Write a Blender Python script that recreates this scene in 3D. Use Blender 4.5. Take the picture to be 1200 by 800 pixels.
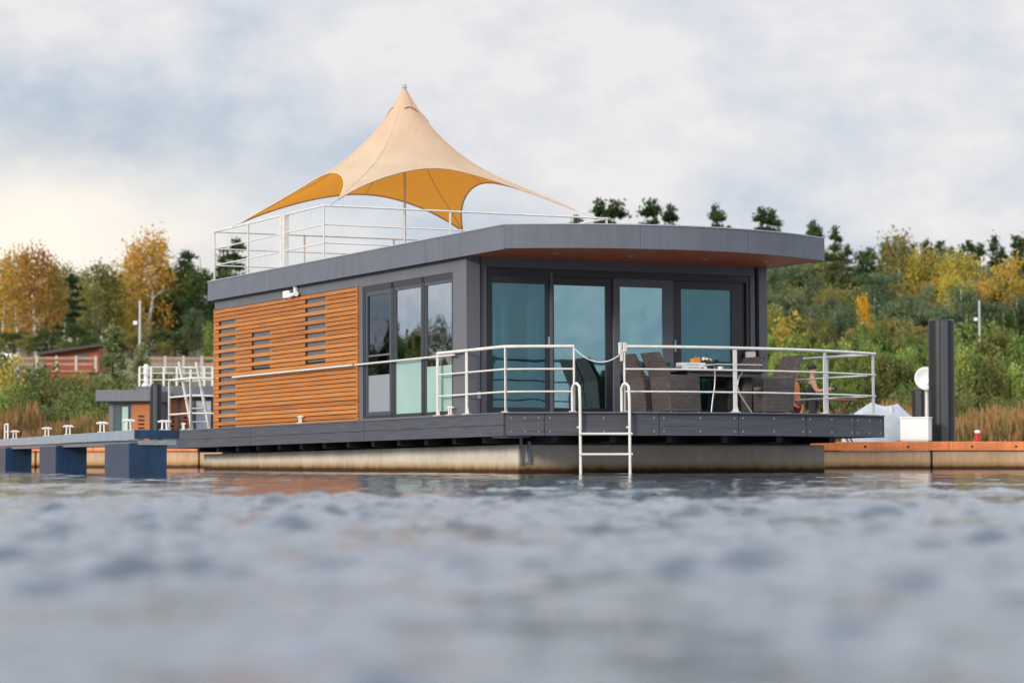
import bpy, math, random
import numpy as np
from mathutils import Vector, Matrix
R = math.radians
C = bpy.context.scene
for o in list(bpy.data.objects): bpy.data.objects.remove(o)
# ---------------------------------------------------------------- camera
F = 3140.0; HC = 0.25; HY = 536
cam = bpy.data.objects.new('camera', bpy.data.cameras.new('camera')); C.collection.objects.link(cam)
cam.location = (0, 0, HC)
cam.rotation_euler = (math.pi / 2 + math.atan((HY - 400) / F), 0, 0)
cam.data.sensor_width = 36; cam.data.lens = F / 1200 * 36
cam.data.clip_start = 0.02; cam.data.clip_end = 6000
cam.data.dof.use_dof = True; cam.data.dof.focus_distance = 40.5; cam.data.dof.aperture_fstop = 2.2
C.camera = cam
# ---------------------------------------------------------------- world / sun
SUN = Vector((-0.62, -0.68, 0.30)).normalized()
w = bpy.data.worlds.new('World'); C.world = w; w.use_nodes = True
nt = w.node_tree; nt.nodes.clear()
def N(nt, t, **k):
    n = nt.nodes.new(t)
    for a, b in k.items(): setattr(n, a, b)
    return n
def sky_world():
    L = nt.links.new
    out = N(nt, 'ShaderNodeOutputWorld')
    sk = N(nt, 'ShaderNodeTexSky', sky_type='NISHITA', sun_disc=False)
    sk.sun_elevation = math.asin(SUN.z); sk.sun_rotation = math.atan2(SUN.x, SUN.y) % (2 * math.pi)
    bg1 = N(nt, 'ShaderNodeBackground'); bg1.inputs[1].default_value = 0.10
    L(sk.outputs[0], bg1.inputs[0])
    tc = N(nt, 'ShaderNodeTexCoord')
    mp = N(nt, 'ShaderNodeMapping'); L(tc.outputs['Generated'], mp.inputs[0])
    mp.inputs['Scale'].default_value = (1, 1, 1.7)
    n1 = N(nt, 'ShaderNodeTexNoise'); n1.inputs['Scale'].default_value = 8.5; n1.inputs['Detail'].default_value = 9
    n1.inputs['Roughness'].default_value = .56; n1.inputs['Distortion'].default_value = .22
    mp.inputs['Location'].default_value = (3.7, .6, 1.9)
    L(mp.outputs[0], n1.inputs['Vector'])
    n2 = N(nt, 'ShaderNodeTexNoise'); n2.inputs['Scale'].default_value = 24; n2.inputs['Detail'].default_value = 9
    n2.inputs['Roughness'].default_value = .55
    L(mp.outputs[0], n2.inputs['Vector'])
    def math_(op, a, b=None, c=None):
        m = N(nt, 'ShaderNodeMath', operation=op)
        for i, v in enumerate((a, b, c)):
            if v is None: continue
            if isinstance(v, (int, float)): m.inputs[i].default_value = v
            else: L(v, m.inputs[i])
        return m.outputs[0]
    sep = N(nt, 'ShaderNodeSeparateXYZ'); L(tc.outputs['Generated'], sep.inputs[0])
    # cloud masses by direction (azimuth, elevation)
    def blob(ax, el, wx, wz):
        dx = math_('DIVIDE', math_('SUBTRACT', math_('ARCTAN2', sep.outputs[0], sep.outputs[1]), ax), wx)
        dz = math_('DIVIDE', math_('SUBTRACT', sep.outputs[2], el), wz)
        s = math_('ADD', math_('MULTIPLY', dx, dx), math_('MULTIPLY', dz, dz))
        return math_('POWER', 2.718, math_('MULTIPLY', s, -1.0))
    base = math_('ADD', math_('MULTIPLY', math_('SUBTRACT', n1.outputs[0], .5), 2.3), math_('MULTIPLY', math_('SUBTRACT', n2.outputs[0], .5), 1.35))
    f = math_('ADD', base, .58)
    for ax, el, wx, wz, k in ((-.165, .122, .13, .024, -.50), (-.165, .150, .05, .02, .22), (.04, .112, .10, .022, .28), (.145, .106, .035, .016, -.30), (.15, .072, .03, .012, -.2),
                              (.02, .165, .30, .02, .10), (-.06, .08, .08, .02, -.12)):
        f = math_('ADD', f, math_('MULTIPLY', blob(ax, el, wx, wz), k))
    cr = N(nt, 'ShaderNodeValToRGB'); L(f, cr.inputs[0])
    e = cr.color_ramp.elements
    e[0].position = 0.0; e[0].color = (.36, .44, .54, 1)
    e[1].position = 1.0; e[1].color = (.735, .715, .715, 1)
    x = e.new(.30); x.color = (.46, .52, .60, 1)
    x = e.new(.55); x.color = (.57, .60, .655, 1)
    x = e.new(.75); x.color = (.645, .645, .675, 1)
    # warm bright break in the cloud low on the left horizon
    warm = math_('MULTIPLY', blob(-.185, .078, .085, .030), math_('ADD', .75, math_('MULTIPLY', n2.outputs[0], .6)))
    mx = N(nt, 'ShaderNodeMix', data_type='RGBA'); mx.clamp_factor = True
    L(warm, mx.inputs[0]); L(cr.outputs[0], mx.inputs[6]); mx.inputs[7].default_value = (.93, .84, .73, 1)
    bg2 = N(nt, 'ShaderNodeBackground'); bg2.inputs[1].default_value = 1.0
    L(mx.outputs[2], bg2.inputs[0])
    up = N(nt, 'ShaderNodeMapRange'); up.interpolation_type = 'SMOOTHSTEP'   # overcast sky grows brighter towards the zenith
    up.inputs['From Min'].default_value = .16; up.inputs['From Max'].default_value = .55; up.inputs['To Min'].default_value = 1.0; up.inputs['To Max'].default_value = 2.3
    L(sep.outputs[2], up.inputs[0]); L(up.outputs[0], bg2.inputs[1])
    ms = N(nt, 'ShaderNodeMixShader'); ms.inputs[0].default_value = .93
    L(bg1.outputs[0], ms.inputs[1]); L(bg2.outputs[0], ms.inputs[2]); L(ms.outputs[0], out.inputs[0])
sky_world()
sun = bpy.data.objects.new('sun', bpy.data.lights.new('sun', 'SUN')); C.collection.objects.link(sun)
sun.data.energy = 2.4; sun.data.angle = R(9); sun.data.color = (1.0, .90, .76)
sun.rotation_euler = SUN.to_track_quat('Z', 'Y').to_euler()
C.view_settings.view_transform = 'Standard'; C.view_settings.look = 'None'; C.view_settings.gamma = 1
C.view_settings.exposure = 0.27; C.view_settings.use_curve_mapping = False
C.render.resolution_x = 1024; C.render.resolution_y = 682

# ---------------------------------------------------------------- materials
MATS = {}
def mat(name, col, rough=.6, metal=0., spec=.5, noise=None, bump=None, emit=None, obj_coords=True):
    """noise=(scale, dark multiplier, stretch xyz)  bump=(scale, strength)"""
    m = bpy.data.materials.new(name); m.use_nodes = True; MATS[name] = m
    t = m.node_tree; b = t.nodes['Principled BSDF']
    b.inputs['Base Color'].default_value = (*col, 1); b.inputs['Roughness'].default_value = rough
    b.inputs['Metallic'].default_value = metal; b.inputs['Specular IOR Level'].default_value = spec
    tc = N(t, 'ShaderNodeTexCoord')
    if noise:
        mp = N(t, 'ShaderNodeMapping'); mp.inputs['Scale'].default_value = noise[2] if len(noise) > 2 else (1, 1, 1)
        t.links.new(tc.outputs['Object'], mp.inputs[0])
        n = N(t, 'ShaderNodeTexNoise'); n.inputs['Scale'].default_value = noise[0]; n.inputs['Detail'].default_value = 6
        n.inputs['Roughness'].default_value = .65
        t.links.new(mp.outputs[0], n.inputs['Vector'])
        r = N(t, 'ShaderNodeValToRGB'); e = r.color_ramp.elements
        e[0].position = .3; e[0].color = (*[c * noise[1] for c in col], 1); e[1].position = .7; e[1].color = (*[min(1, c * (2 - noise[1]) ** .5) for c in col], 1)
        t.links.new(n.outputs[0], r.inputs[0]); t.links.new(r.outputs[0], b.inputs['Base Color'])
    if bump:
        n = N(t, 'ShaderNodeTexNoise'); n.inputs['Scale'].default_value = bump[0]; n.inputs['Detail'].default_value = 5
        t.links.new(tc.outputs['Object'], n.inputs['Vector'])
        bp = N(t, 'ShaderNodeBump'); bp.inputs['Strength'].default_value = bump[1]; bp.inputs['Distance'].default_value = .02
        t.links.new(n.outputs[0], bp.inputs['Height']); t.links.new(bp.outputs[0], b.inputs['Normal'])
    return m
mat('white_paint', (.66, .64, .60), .38, noise=(7, .86))
mat('white_plastic', (.8, .8, .8), .4)
mat('anthracite', (.118, .130, .158), .42, noise=(1.3, .88), bump=(2.0, .06))
mat('anthracite_wall', (.125, .128, .150), .45, noise=(1.1, .9))
mat('dark_frame', (.024, .026, .032), .35)
mat('sash_grey', (.055, .062, .078), .35)
mat('trim_light', (.42, .43, .45), .35, metal=.3)
mat('black_steel', (.012, .012, .014), .35, noise=(3, .6, (1, 1, .3)), bump=(4, .15))
mat('black_void', (.008, .008, .008), .8)
mat('soffit_wood', (.62, .14, .045), .5, noise=(4, .75, (1, 14, 1)))
mat('interior_white', (.75, .76, .74), .7)
mat('interior_floor', (.22, .15, .10), .5)
mat('curtain', (.8, .8, .77), .85)
mat('blind', (.31, .46, .42), .35, noise=(1.5, .90))
mat('grey_film', (.24, .27, .30), .35)
mat('hem_cloth', (.56, .42, .28), .8)
mat('grey_blind', (.13, .135, .15), .7, noise=(20, .7))
mat('oak', (.34, .16, .05), .5, noise=(6, .7, (1, 1, .2)))
mat('khaki', (.17, .15, .09), .7)
mat('black_fabric', (.012, .014, .017), .8)
mat('grey_cushion', (.17, .17, .17), .9, bump=(60, .3))
mat('mint_white', (.75, .77, .77), .4)
mat('orange_paint', (.70, .20, .05), .45, noise=(3, .7, (.4, 1, 2)))
mat('orange_soft', (.75, .25, .05), .6)
mat('galv', (.32, .35, .38), .45, metal=.6, noise=(14, .7))
mat('jetty_top', (.30, .36, .44), .4, metal=.2, noise=(2, .85))
mat('navy', (.005, .032, .085), .38, noise=(2.2, .55, (1, 1, .5)), bump=(3, .12))
mat('red_paint', (.5, .03, .02), .4)
mat('red_petal', (.55, .04, .02), .6)
mat('white_petal', (.75, .72, .6), .6)
mat('leaf_small', (.05, .10, .03), .6)
mat('green_glass', (.05, .16, .13), .15)
mat('rust_wall', (.30, .065, .025), .7, noise=(2, .7, (.3, 1, 4)))
mat('dark_roof', (.055, .045, .042), .7)
mat('fence_wood', (.36, .22, .16), .75, noise=(3, .7))
mat('fence_post', (.45, .42, .37), .7)
mat('teal', (.05, .35, .33), .4)
mat('steel_grey', (.45, .47, .48), .35, metal=.5)
mat('cabin_wood', (.42, .13, .035), .6, noise=(2, .8, (.3, .3, 12)))
mat('cabin_glass', (.06, .10, .11), .12)
mat('cabin_curtain', (.35, .5, .42), .5)
mat('tarp', (.36, .40, .44), .5, noise=(2.5, .75))
mat('blue_tarp', (.02, .10, .30), .5)
mat('bark', (.10, .07, .05), .9)
mat('birch_bark', (.62, .58, .50), .8, noise=(3, .3, (1, 1, .6)))
mat('skin', (.48, .24, .15), .55)
mat('hair', (.015, .010, .008), .7)
mat('vest', (.02, .025, .035), .8)
mat('sleeve_grey', (.25, .30, .34), .8)
mat('trousers', (.03, .03, .035), .8)
mat('orange_shirt', (.62, .18, .05), .8)
mat('red_trousers', (.22, .02, .02), .8)
mat('brown_wood', (.17, .065, .025), .6)
mat('screw', (.55, .55, .55), .3, metal=.8)
mat('dish', (.78, .78, .76), .4)

def special():
    # deck planking: fine horizontal grooves in composite boards
    m = mat('deck_board', (.052, .055, .066), .5); t = m.node_tree; b = t.nodes['Principled BSDF']; L = t.links.new
    tc = N(t, 'ShaderNodeTexCoord'); sp = N(t, 'ShaderNodeSeparateXYZ'); L(tc.outputs['Object'], sp.inputs[0])
    mp = N(t, 'ShaderNodeMapping'); mp.inputs['Scale'].default_value = (.6, .6, 40); L(tc.outputs['Object'], mp.inputs[0])
    n = N(t, 'ShaderNodeTexNoise'); n.inputs['Scale'].default_value = 2.2; n.inputs['Detail'].default_value = 5; L(mp.outputs[0], n.inputs['Vector'])
    r = N(t, 'ShaderNodeValToRGB'); e = r.color_ramp.elements
    e[0].position = .3; e[0].color = (.036, .038, .048, 1); e[1].position = .75; e[1].color = (.10, .105, .125, 1)
    L(n.outputs[0], r.inputs[0]); L(r.outputs[0], b.inputs['Base Color'])
    wv = N(t, 'ShaderNodeMath', operation='SINE'); mu = N(t, 'ShaderNodeMath', operation='MULTIPLY'); mu.inputs[1].default_value = 2 * math.pi / .0145
    L(sp.outputs[2], mu.inputs[0]); L(mu.outputs[0], wv.inputs[0])
    bp = N(t, 'ShaderNodeBump'); bp.inputs['Distance'].default_value = .003; bp.inputs['Strength'].default_value = .6
    L(wv.outputs[0], bp.inputs['Height']); L(bp.outputs[0], b.inputs['Normal'])
    # cladding: every board a slightly different tone
    m = mat('larch', (.50, .16, .035), .55); t = m.node_tree; b = t.nodes['Principled BSDF']; L = t.links.new
    tc = N(t, 'ShaderNodeTexCoord'); sp = N(t, 'ShaderNodeSeparateXYZ'); L(tc.outputs['Object'], sp.inputs[0])
    dv = N(t, 'ShaderNodeMath', operation='DIVIDE'); dv.inputs[1].default_value = .0802; L(sp.outputs[2], dv.inputs[0])
    fl = N(t, 'ShaderNodeMath', operation='FLOOR'); L(dv.outputs[0], fl.inputs[0])
    wn = N(t, 'ShaderNodeTexWhiteNoise', noise_dimensions='1D'); L(fl.outputs[0], wn.inputs['W'])
    mp = N(t, 'ShaderNodeMapping'); mp.inputs['Scale'].default_value = (1, .55, 30); L(tc.outputs['Object'], mp.inputs[0])
    n = N(t, 'ShaderNodeTexNoise'); n.inputs['Scale'].default_value = 2.0; n.inputs['Detail'].default_value = 7; L(mp.outputs[0], n.inputs['Vector'])
    ad = N(t, 'ShaderNodeMath', operation='MULTIPLY_ADD'); ad.inputs[1].default_value = .35; L(wn.outputs[0], ad.inputs[0]); L(n.outputs[0], ad.inputs[2])
    r = N(t, 'ShaderNodeValToRGB'); e = r.color_ramp.elements
    e[0].position = .35; e[0].color = (.27, .092, .018, 1); e[1].position = 1.0; e[1].color = (.56, .23, .055, 1)
    x = e.new(.65); x.color = (.42, .145, .028, 1)
    L(ad.outputs[0], r.inputs[0]); L(r.outputs[0], b.inputs['Base Color'])
    # concrete float with algae line and stains; 'wz' = world height of the water
    def concrete(name, base, warm):
        m = mat(name, base, .85); t = m.node_tree; b = t.nodes['Principled BSDF']; L = t.links.new
        g = N(t, 'ShaderNodeNewGeometry'); sp = N(t, 'ShaderNodeSeparateXYZ'); L(g.outputs['Position'], sp.inputs[0])
        n = N(t, 'ShaderNodeTexNoise'); n.inputs['Scale'].default_value = 1.1; n.inputs['Detail'].default_value = 8; n.inputs['Roughness'].default_value = .65
        L(g.outputs['Position'], n.inputs['Vector'])
        r = N(t, 'ShaderNodeValToRGB'); e = r.color_ramp.elements
        e[0].position = .3; e[0].color = (*[c * .6 for c in base], 1); e[1].position = .7; e[1].color = (*[c * 1.15 for c in base], 1)
        L(n.outputs[0], r.inputs[0])
        n2 = N(t, 'ShaderNodeTexNoise'); n2.inputs['Scale'].default_value = 5; n2.inputs['Detail'].default_value = 5
        mp = N(t, 'ShaderNodeMapping'); mp.inputs['Scale'].default_value = (1, 1, .25); L(g.outputs['Position'], mp.inputs[0]); L(mp.outputs[0], n2.inputs['Vector'])
        ad = N(t, 'ShaderNodeMath', operation='MULTIPLY_ADD'); ad.inputs[1].default_value = -.07; L(n2.outputs[0], ad.inputs[0]); L(sp.outputs[2], ad.inputs[2])
        r2 = N(t, 'ShaderNodeValToRGB'); e = r2.color_ramp.elements
        e[0].position = 0.0; e[0].color = (.05, .018, .006, 1); e[1].position = .42; e[1].color = (*warm, 0)
        x = e.new(.022); x.color = (.11, .04, .010, 1)
        x = e.new(.06); x.color = (.26, .16, .03, .85)
        x = e.new(.16); x.color = (*warm, .55)
        L(ad.outputs[0], r2.inputs[0])
        mx = N(t, 'ShaderNodeMix', data_type='RGBA'); L(r2.outputs[1], mx.inputs[0]); L(r.outputs[0], mx.inputs[6]); L(r2.outputs[0], mx.inputs[7])
        L(mx.outputs[2], b.inputs['Base Color'])
    concrete('concrete', (.70, .665, .63), (.62, .53, .38))
    concrete('concrete_warm', (.52, .37, .26), (.52, .30, .13))
    # wicker
    m = mat('wicker', (.10, .075, .068), .55); t = m.node_tree; b = t.nodes['Principled BSDF']; L = t.links.new
    tc = N(t, 'ShaderNodeTexCoord'); br = N(t, 'ShaderNodeTexBrick'); mp = N(t, 'ShaderNodeMapping')
    sp = N(t, 'ShaderNodeSeparateXYZ'); L(tc.outputs['Object'], sp.inputs[0])
    su = N(t, 'ShaderNodeMath', operation='ADD'); L(sp.outputs[0], su.inputs[0]); L(sp.outputs[1], su.inputs[1])
    cb = N(t, 'ShaderNodeCombineXYZ'); L(su.outputs[0], cb.inputs[0]); L(sp.outputs[2], cb.inputs[1])
    L(cb.outputs[0], br.inputs['Vector'])
    br.inputs['Scale'].default_value = 1; br.inputs['Brick Width'].default_value = .05; br.inputs['Row Height'].default_value = .022
    br.inputs['Mortar Size'].default_value = .0045; br.inputs['Mortar Smooth'].default_value = .6
    br.inputs['Color1'].default_value = (.185, .15, .142, 1); br.inputs['Color2'].default_value = (.10, .083, .080, 1); br.inputs['Mortar'].default_value = (.018, .014, .014, 1)
    n = N(t, 'ShaderNodeTexNoise'); n.inputs['Scale'].default_value = 9; L(tc.outputs['Object'], n.inputs['Vector'])
    mm = N(t, 'ShaderNodeMix', data_type='RGBA', blend_type='MULTIPLY'); mm.inputs[0].default_value = .6
    L(br.outputs['Color'], mm.inputs[6]); L(n.outputs[0], mm.inputs[7]); 
    g = N(t, 'ShaderNodeGamma'); g.inputs[1].default_value = .85; L(mm.outputs[2], g.inputs[0]); L(g.outputs[0], b.inputs['Base Color'])
    bp = N(t, 'ShaderNodeBump'); bp.inputs['Distance'].default_value = .006; bp.invert = True; L(br.outputs['Fac'], bp.inputs['Height']); L(bp.outputs[0], b.inputs['Normal'])
    # glazing
    def glass(name, tint, refl, k, wob):
        m = bpy.data.materials.new(name); m.use_nodes = True; MATS[name] = m
        t = m.node_tree; t.nodes.clear(); L = t.links.new
        o = N(t, 'ShaderNodeOutputMaterial'); a = N(t, 'ShaderNodeBsdfTransparent'); a.inputs[0].default_value = (*tint, 1)
        gl = N(t, 'ShaderNodeBsdfGlossy'); gl.inputs['Color'].default_value = (*refl, 1); gl.inputs['Roughness'].default_value = .02
        tc = N(t, 'ShaderNodeTexCoord'); n = N(t, 'ShaderNodeTexNoise'); n.inputs['Scale'].default_value = .9
        L(tc.outputs['Object'], n.inputs['Vector'])
        bp = N(t, 'ShaderNodeBump'); bp.inputs['Strength'].default_value = wob; bp.inputs['Distance'].default_value = .05
        L(n.outputs[0], bp.inputs['Height']); L(bp.outputs[0], gl.inputs['Normal'])
        fr = N(t, 'ShaderNodeLayerWeight'); fr.inputs[0].default_value = .35
        mr = N(t, 'ShaderNodeMapRange'); mr.inputs['To Min'].default_value = k; mr.inputs['To Max'].default_value = 1
        L(fr.outputs['Fresnel'], mr.inputs[0])
        ms = N(t, 'ShaderNodeMixShader'); L(mr.outputs[0], ms.inputs[0]); L(a.outputs[0], ms.inputs[1]); L(gl.outputs[0], ms.inputs[2]); L(ms.outputs[0], o.inputs[0])
    glass('glass_door', (.66, .86, .87), (.60, .88, .93), .36, .24)
    glass('glass_fixed', (.50, .74, .78), (.45, .70, .76), .13, .14)
    glass('glass_side', (.66, .82, .80), (.95, .97, 1.0), .62, .12)
    glass('glass_screen', (.30, .32, .34), (.5, .54, .6), .30, .12)
    # canvas: cream outside, amber inside (light coming through)
    m = bpy.data.materials.new('canvas'); m.use_nodes = True; MATS['canvas'] = m
    t = m.node_tree; t.nodes.clear(); L = t.links.new
    o = N(t, 'ShaderNodeOutputMaterial'); g = N(t, 'ShaderNodeNewGeometry')
    tc = N(t, 'ShaderNodeTexCoord'); n = N(t, 'ShaderNodeTexNoise'); n.inputs['Scale'].default_value = 1.7; n.inputs['Detail'].default_value = 6
    L(tc.outputs['Object'], n.inputs['Vector'])
    r = N(t, 'ShaderNodeValToRGB'); e = r.color_ramp.elements
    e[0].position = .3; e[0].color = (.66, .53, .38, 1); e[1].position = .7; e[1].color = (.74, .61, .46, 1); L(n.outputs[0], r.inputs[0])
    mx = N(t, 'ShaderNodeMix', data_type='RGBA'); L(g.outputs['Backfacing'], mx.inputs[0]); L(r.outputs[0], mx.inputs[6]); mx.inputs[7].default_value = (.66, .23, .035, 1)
    d = N(t, 'ShaderNodeBsdfDiffuse'); L(mx.outputs[2], d.inputs[0])
    nw = N(t, 'ShaderNodeTexNoise'); nw.inputs['Scale'].default_value = 1.4; nw.inputs['Detail'].default_value = 4; nw.inputs['Distortion'].default_value = 1.2
    L(tc.outputs['Object'], nw.inputs['Vector']); bw = N(t, 'ShaderNodeBump'); bw.inputs['Strength'].default_value = .5; bw.inputs['Distance'].default_value = .09
    L(nw.outputs[0], bw.inputs['Height']); L(bw.outputs[0], d.inputs['Normal'])
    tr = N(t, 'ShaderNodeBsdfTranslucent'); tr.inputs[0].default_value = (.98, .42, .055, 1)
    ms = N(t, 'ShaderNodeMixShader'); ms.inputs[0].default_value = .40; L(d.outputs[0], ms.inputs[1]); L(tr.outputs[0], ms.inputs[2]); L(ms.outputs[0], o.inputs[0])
    # water
    m = bpy.data.materials.new('lake_water'); m.use_nodes = True; MATS['lake_water'] = m
    t = m.node_tree; b = t.nodes['Principled BSDF']; L = t.links.new
    b.inputs['Base Color'].default_value = (.018, .036, .060, 1); b.inputs['Roughness'].default_value = .07
    b.inputs['IOR'].default_value = 1.85; b.inputs['Specular IOR Level'].default_value = .5
    g = N(t, 'ShaderNodeNewGeometry')
    mp = N(t, 'ShaderNodeMapping'); mp.inputs['Scale'].default_value = (1, 1.3, 1); L(g.outputs['Position'], mp.inputs[0])
    n = N(t, 'ShaderNodeTexNoise'); n.inputs['Scale'].default_value = 9; n.inputs['Detail'].default_value = 3; L(mp.outputs[0], n.inputs['Vector'])
    bp = N(t, 'ShaderNodeBump'); bp.inputs['Distance'].default_value = .02
    sp = N(t, 'ShaderNodeSeparateXYZ'); L(g.outputs['Position'], sp.inputs[0])
    mr = N(t, 'ShaderNodeMapRange'); mr.inputs['From Min'].default_value = 8; mr.inputs['From Max'].default_value = 30
    mr.inputs['To Min'].default_value = .5; mr.inputs['To Max'].default_value = .07
    L(sp.outputs[1], mr.inputs[0]); L(mr.outputs[0], bp.inputs['Strength'])
    L(n.outputs[0], bp.inputs['Height']); L(bp.outputs[0], b.inputs['Normal'])
    # ground
    m = mat('grass_ground', (.10, .09, .04), .95, noise=(.12, .5)); 
    mat('sand', (.34, .20, .10), .95, noise=(.5, .6))
special()
def streaks(name, amt):
    t = MATS[name].node_tree; b = t.nodes['Principled BSDF']; L = t.links.new; src = b.inputs['Base Color'].links[0].from_socket
    tc = N(t, 'ShaderNodeTexCoord'); mp = N(t, 'ShaderNodeMapping'); mp.inputs['Scale'].default_value = (7, 7, .35); L(tc.outputs['Object'], mp.inputs[0])
    n = N(t, 'ShaderNodeTexNoise'); n.inputs['Scale'].default_value = 1.6; n.inputs['Detail'].default_value = 6; L(mp.outputs[0], n.inputs['Vector'])
    r_ = N(t, 'ShaderNodeMapRange'); r_.inputs['From Min'].default_value = .35; r_.inputs['From Max'].default_value = .65; r_.inputs['To Min'].default_value = 1 - amt; r_.inputs['To Max'].default_value = 1 + amt
    L(n.outputs[0], r_.inputs[0]); h = N(t, 'ShaderNodeHueSaturation'); L(r_.outputs[0], h.inputs['Value']); L(src, h.inputs['Color']); L(h.outputs[0], b.inputs['Base Color'])
for a_, b_ in (('anthracite', .06), ('anthracite_wall', .05), ('navy', .25), ('concrete', .05), ('concrete_warm', .08), ('orange_paint', .12)): streaks(a_, b_)
def leafmat(name, c1, c2, c3=None, var=.25):
    m = bpy.data.materials.new(name); m.use_nodes = True; MATS[name] = m
    t = m.node_tree; t.nodes.clear(); L = t.links.new
    o = N(t, 'ShaderNodeOutputMaterial'); tc = N(t, 'ShaderNodeTexCoord')
    n = N(t, 'ShaderNodeTexNoise'); n.inputs['Scale'].default_value = .55; n.inputs['Detail'].default_value = 5; n.inputs['Roughness'].default_value = .7
    oi = N(t, 'ShaderNodeObjectInfo'); va = N(t, 'ShaderNodeVectorMath', operation='ADD')
    vs = N(t, 'ShaderNodeVectorMath', operation='SCALE'); vs.inputs['Scale'].default_value = 1.0
    cb = N(t, 'ShaderNodeCombineXYZ'); ml = N(t, 'ShaderNodeMath', operation='MULTIPLY'); ml.inputs[1].default_value = 50; L(oi.outputs['Random'], ml.inputs[0]); L(ml.outputs[0], cb.inputs[0])
    L(tc.outputs['Object'], va.inputs[0]); L(cb.outputs[0], va.inputs[1]); L(va.outputs[0], n.inputs['Vector'])
    r = N(t, 'ShaderNodeValToRGB'); e = r.color_ramp.elements
    e[0].position = .34; e[0].color = (*c1, 1); e[1].position = .66; e[1].color = (*(c3 or c2), 1)
    x = e.new(.52); x.color = (*c2, 1)
    L(n.outputs[0], r.inputs[0])
    h = N(t, 'ShaderNodeHueSaturation'); L(r.outputs[0], h.inputs['Color'])
    a = N(t, 'ShaderNodeMapRange'); a.inputs['To Min'].default_value = 1 - var; a.inputs['To Max'].default_value = 1 + var; L(oi.outputs['Random'], a.inputs[0]); L(a.outputs[0], h.inputs['Value'])
    m2 = N(t, 'ShaderNodeMath', operation='MULTIPLY'); m2.inputs[1].default_value = 7.31; L(oi.outputs['Random'], m2.inputs[0])
    fr = N(t, 'ShaderNodeMath', operation='FRACT'); L(m2.outputs[0], fr.inputs[0])
    a2 = N(t, 'ShaderNodeMapRange'); a2.inputs['To Min'].default_value = .482; a2.inputs['To Max'].default_value = .518; L(fr.outputs[0], a2.inputs[0]); L(a2.outputs[0], h.inputs['Hue'])
    d = N(t, 'ShaderNodeBsdfDiffuse'); L(h.outputs[0], d.inputs[0]); tr = N(t, 'ShaderNodeBsdfTranslucent'); L(h.outputs[0], tr.inputs[0])
    ms = N(t, 'ShaderNodeMixShader'); ms.inputs[0].default_value = .35; L(d.outputs[0], ms.inputs[1]); L(tr.outputs[0], ms.inputs[2]); L(ms.outputs[0], o.inputs[0])
leafmat('leaf_gold', (.34, .22, .055), (.52, .31, .07), (.26, .25, .075))
leafmat('leaf_sage', (.13, .17, .07), (.20, .24, .10), (.26, .28, .11))
leafmat('leaf_olive', (.13, .15, .05), (.22, .21, .07), (.32, .23, .07))
leafmat('leaf_dark', (.028, .055, .022), (.055, .085, .030), (.085, .10, .035))
leafmat('leaf_bluegreen', (.075, .12, .07), (.13, .17, .09), (.18, .20, .08))
leafmat('leaf_willow', (.10, .17, .05), (.20, .28, .075), (.30, .34, .085))
leafmat('leaf_yellow', (.30, .26, .06), (.43, .34, .065), (.24, .26, .07))
leafmat('leaf_bright', (.62, .40, .03), (.78, .50, .03), (.45, .36, .04), .1)
leafmat('leaf_shrub', (.09, .115, .045), (.16, .175, .06), (.24, .24, .08))
leafmat('leaf_pine', (.030, .060, .028), (.050, .085, .035), (.075, .10, .035))
leafmat('reed_leaf', (.16, .17, .06), (.34, .20, .09), (.45, .24, .12), .1)

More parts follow.
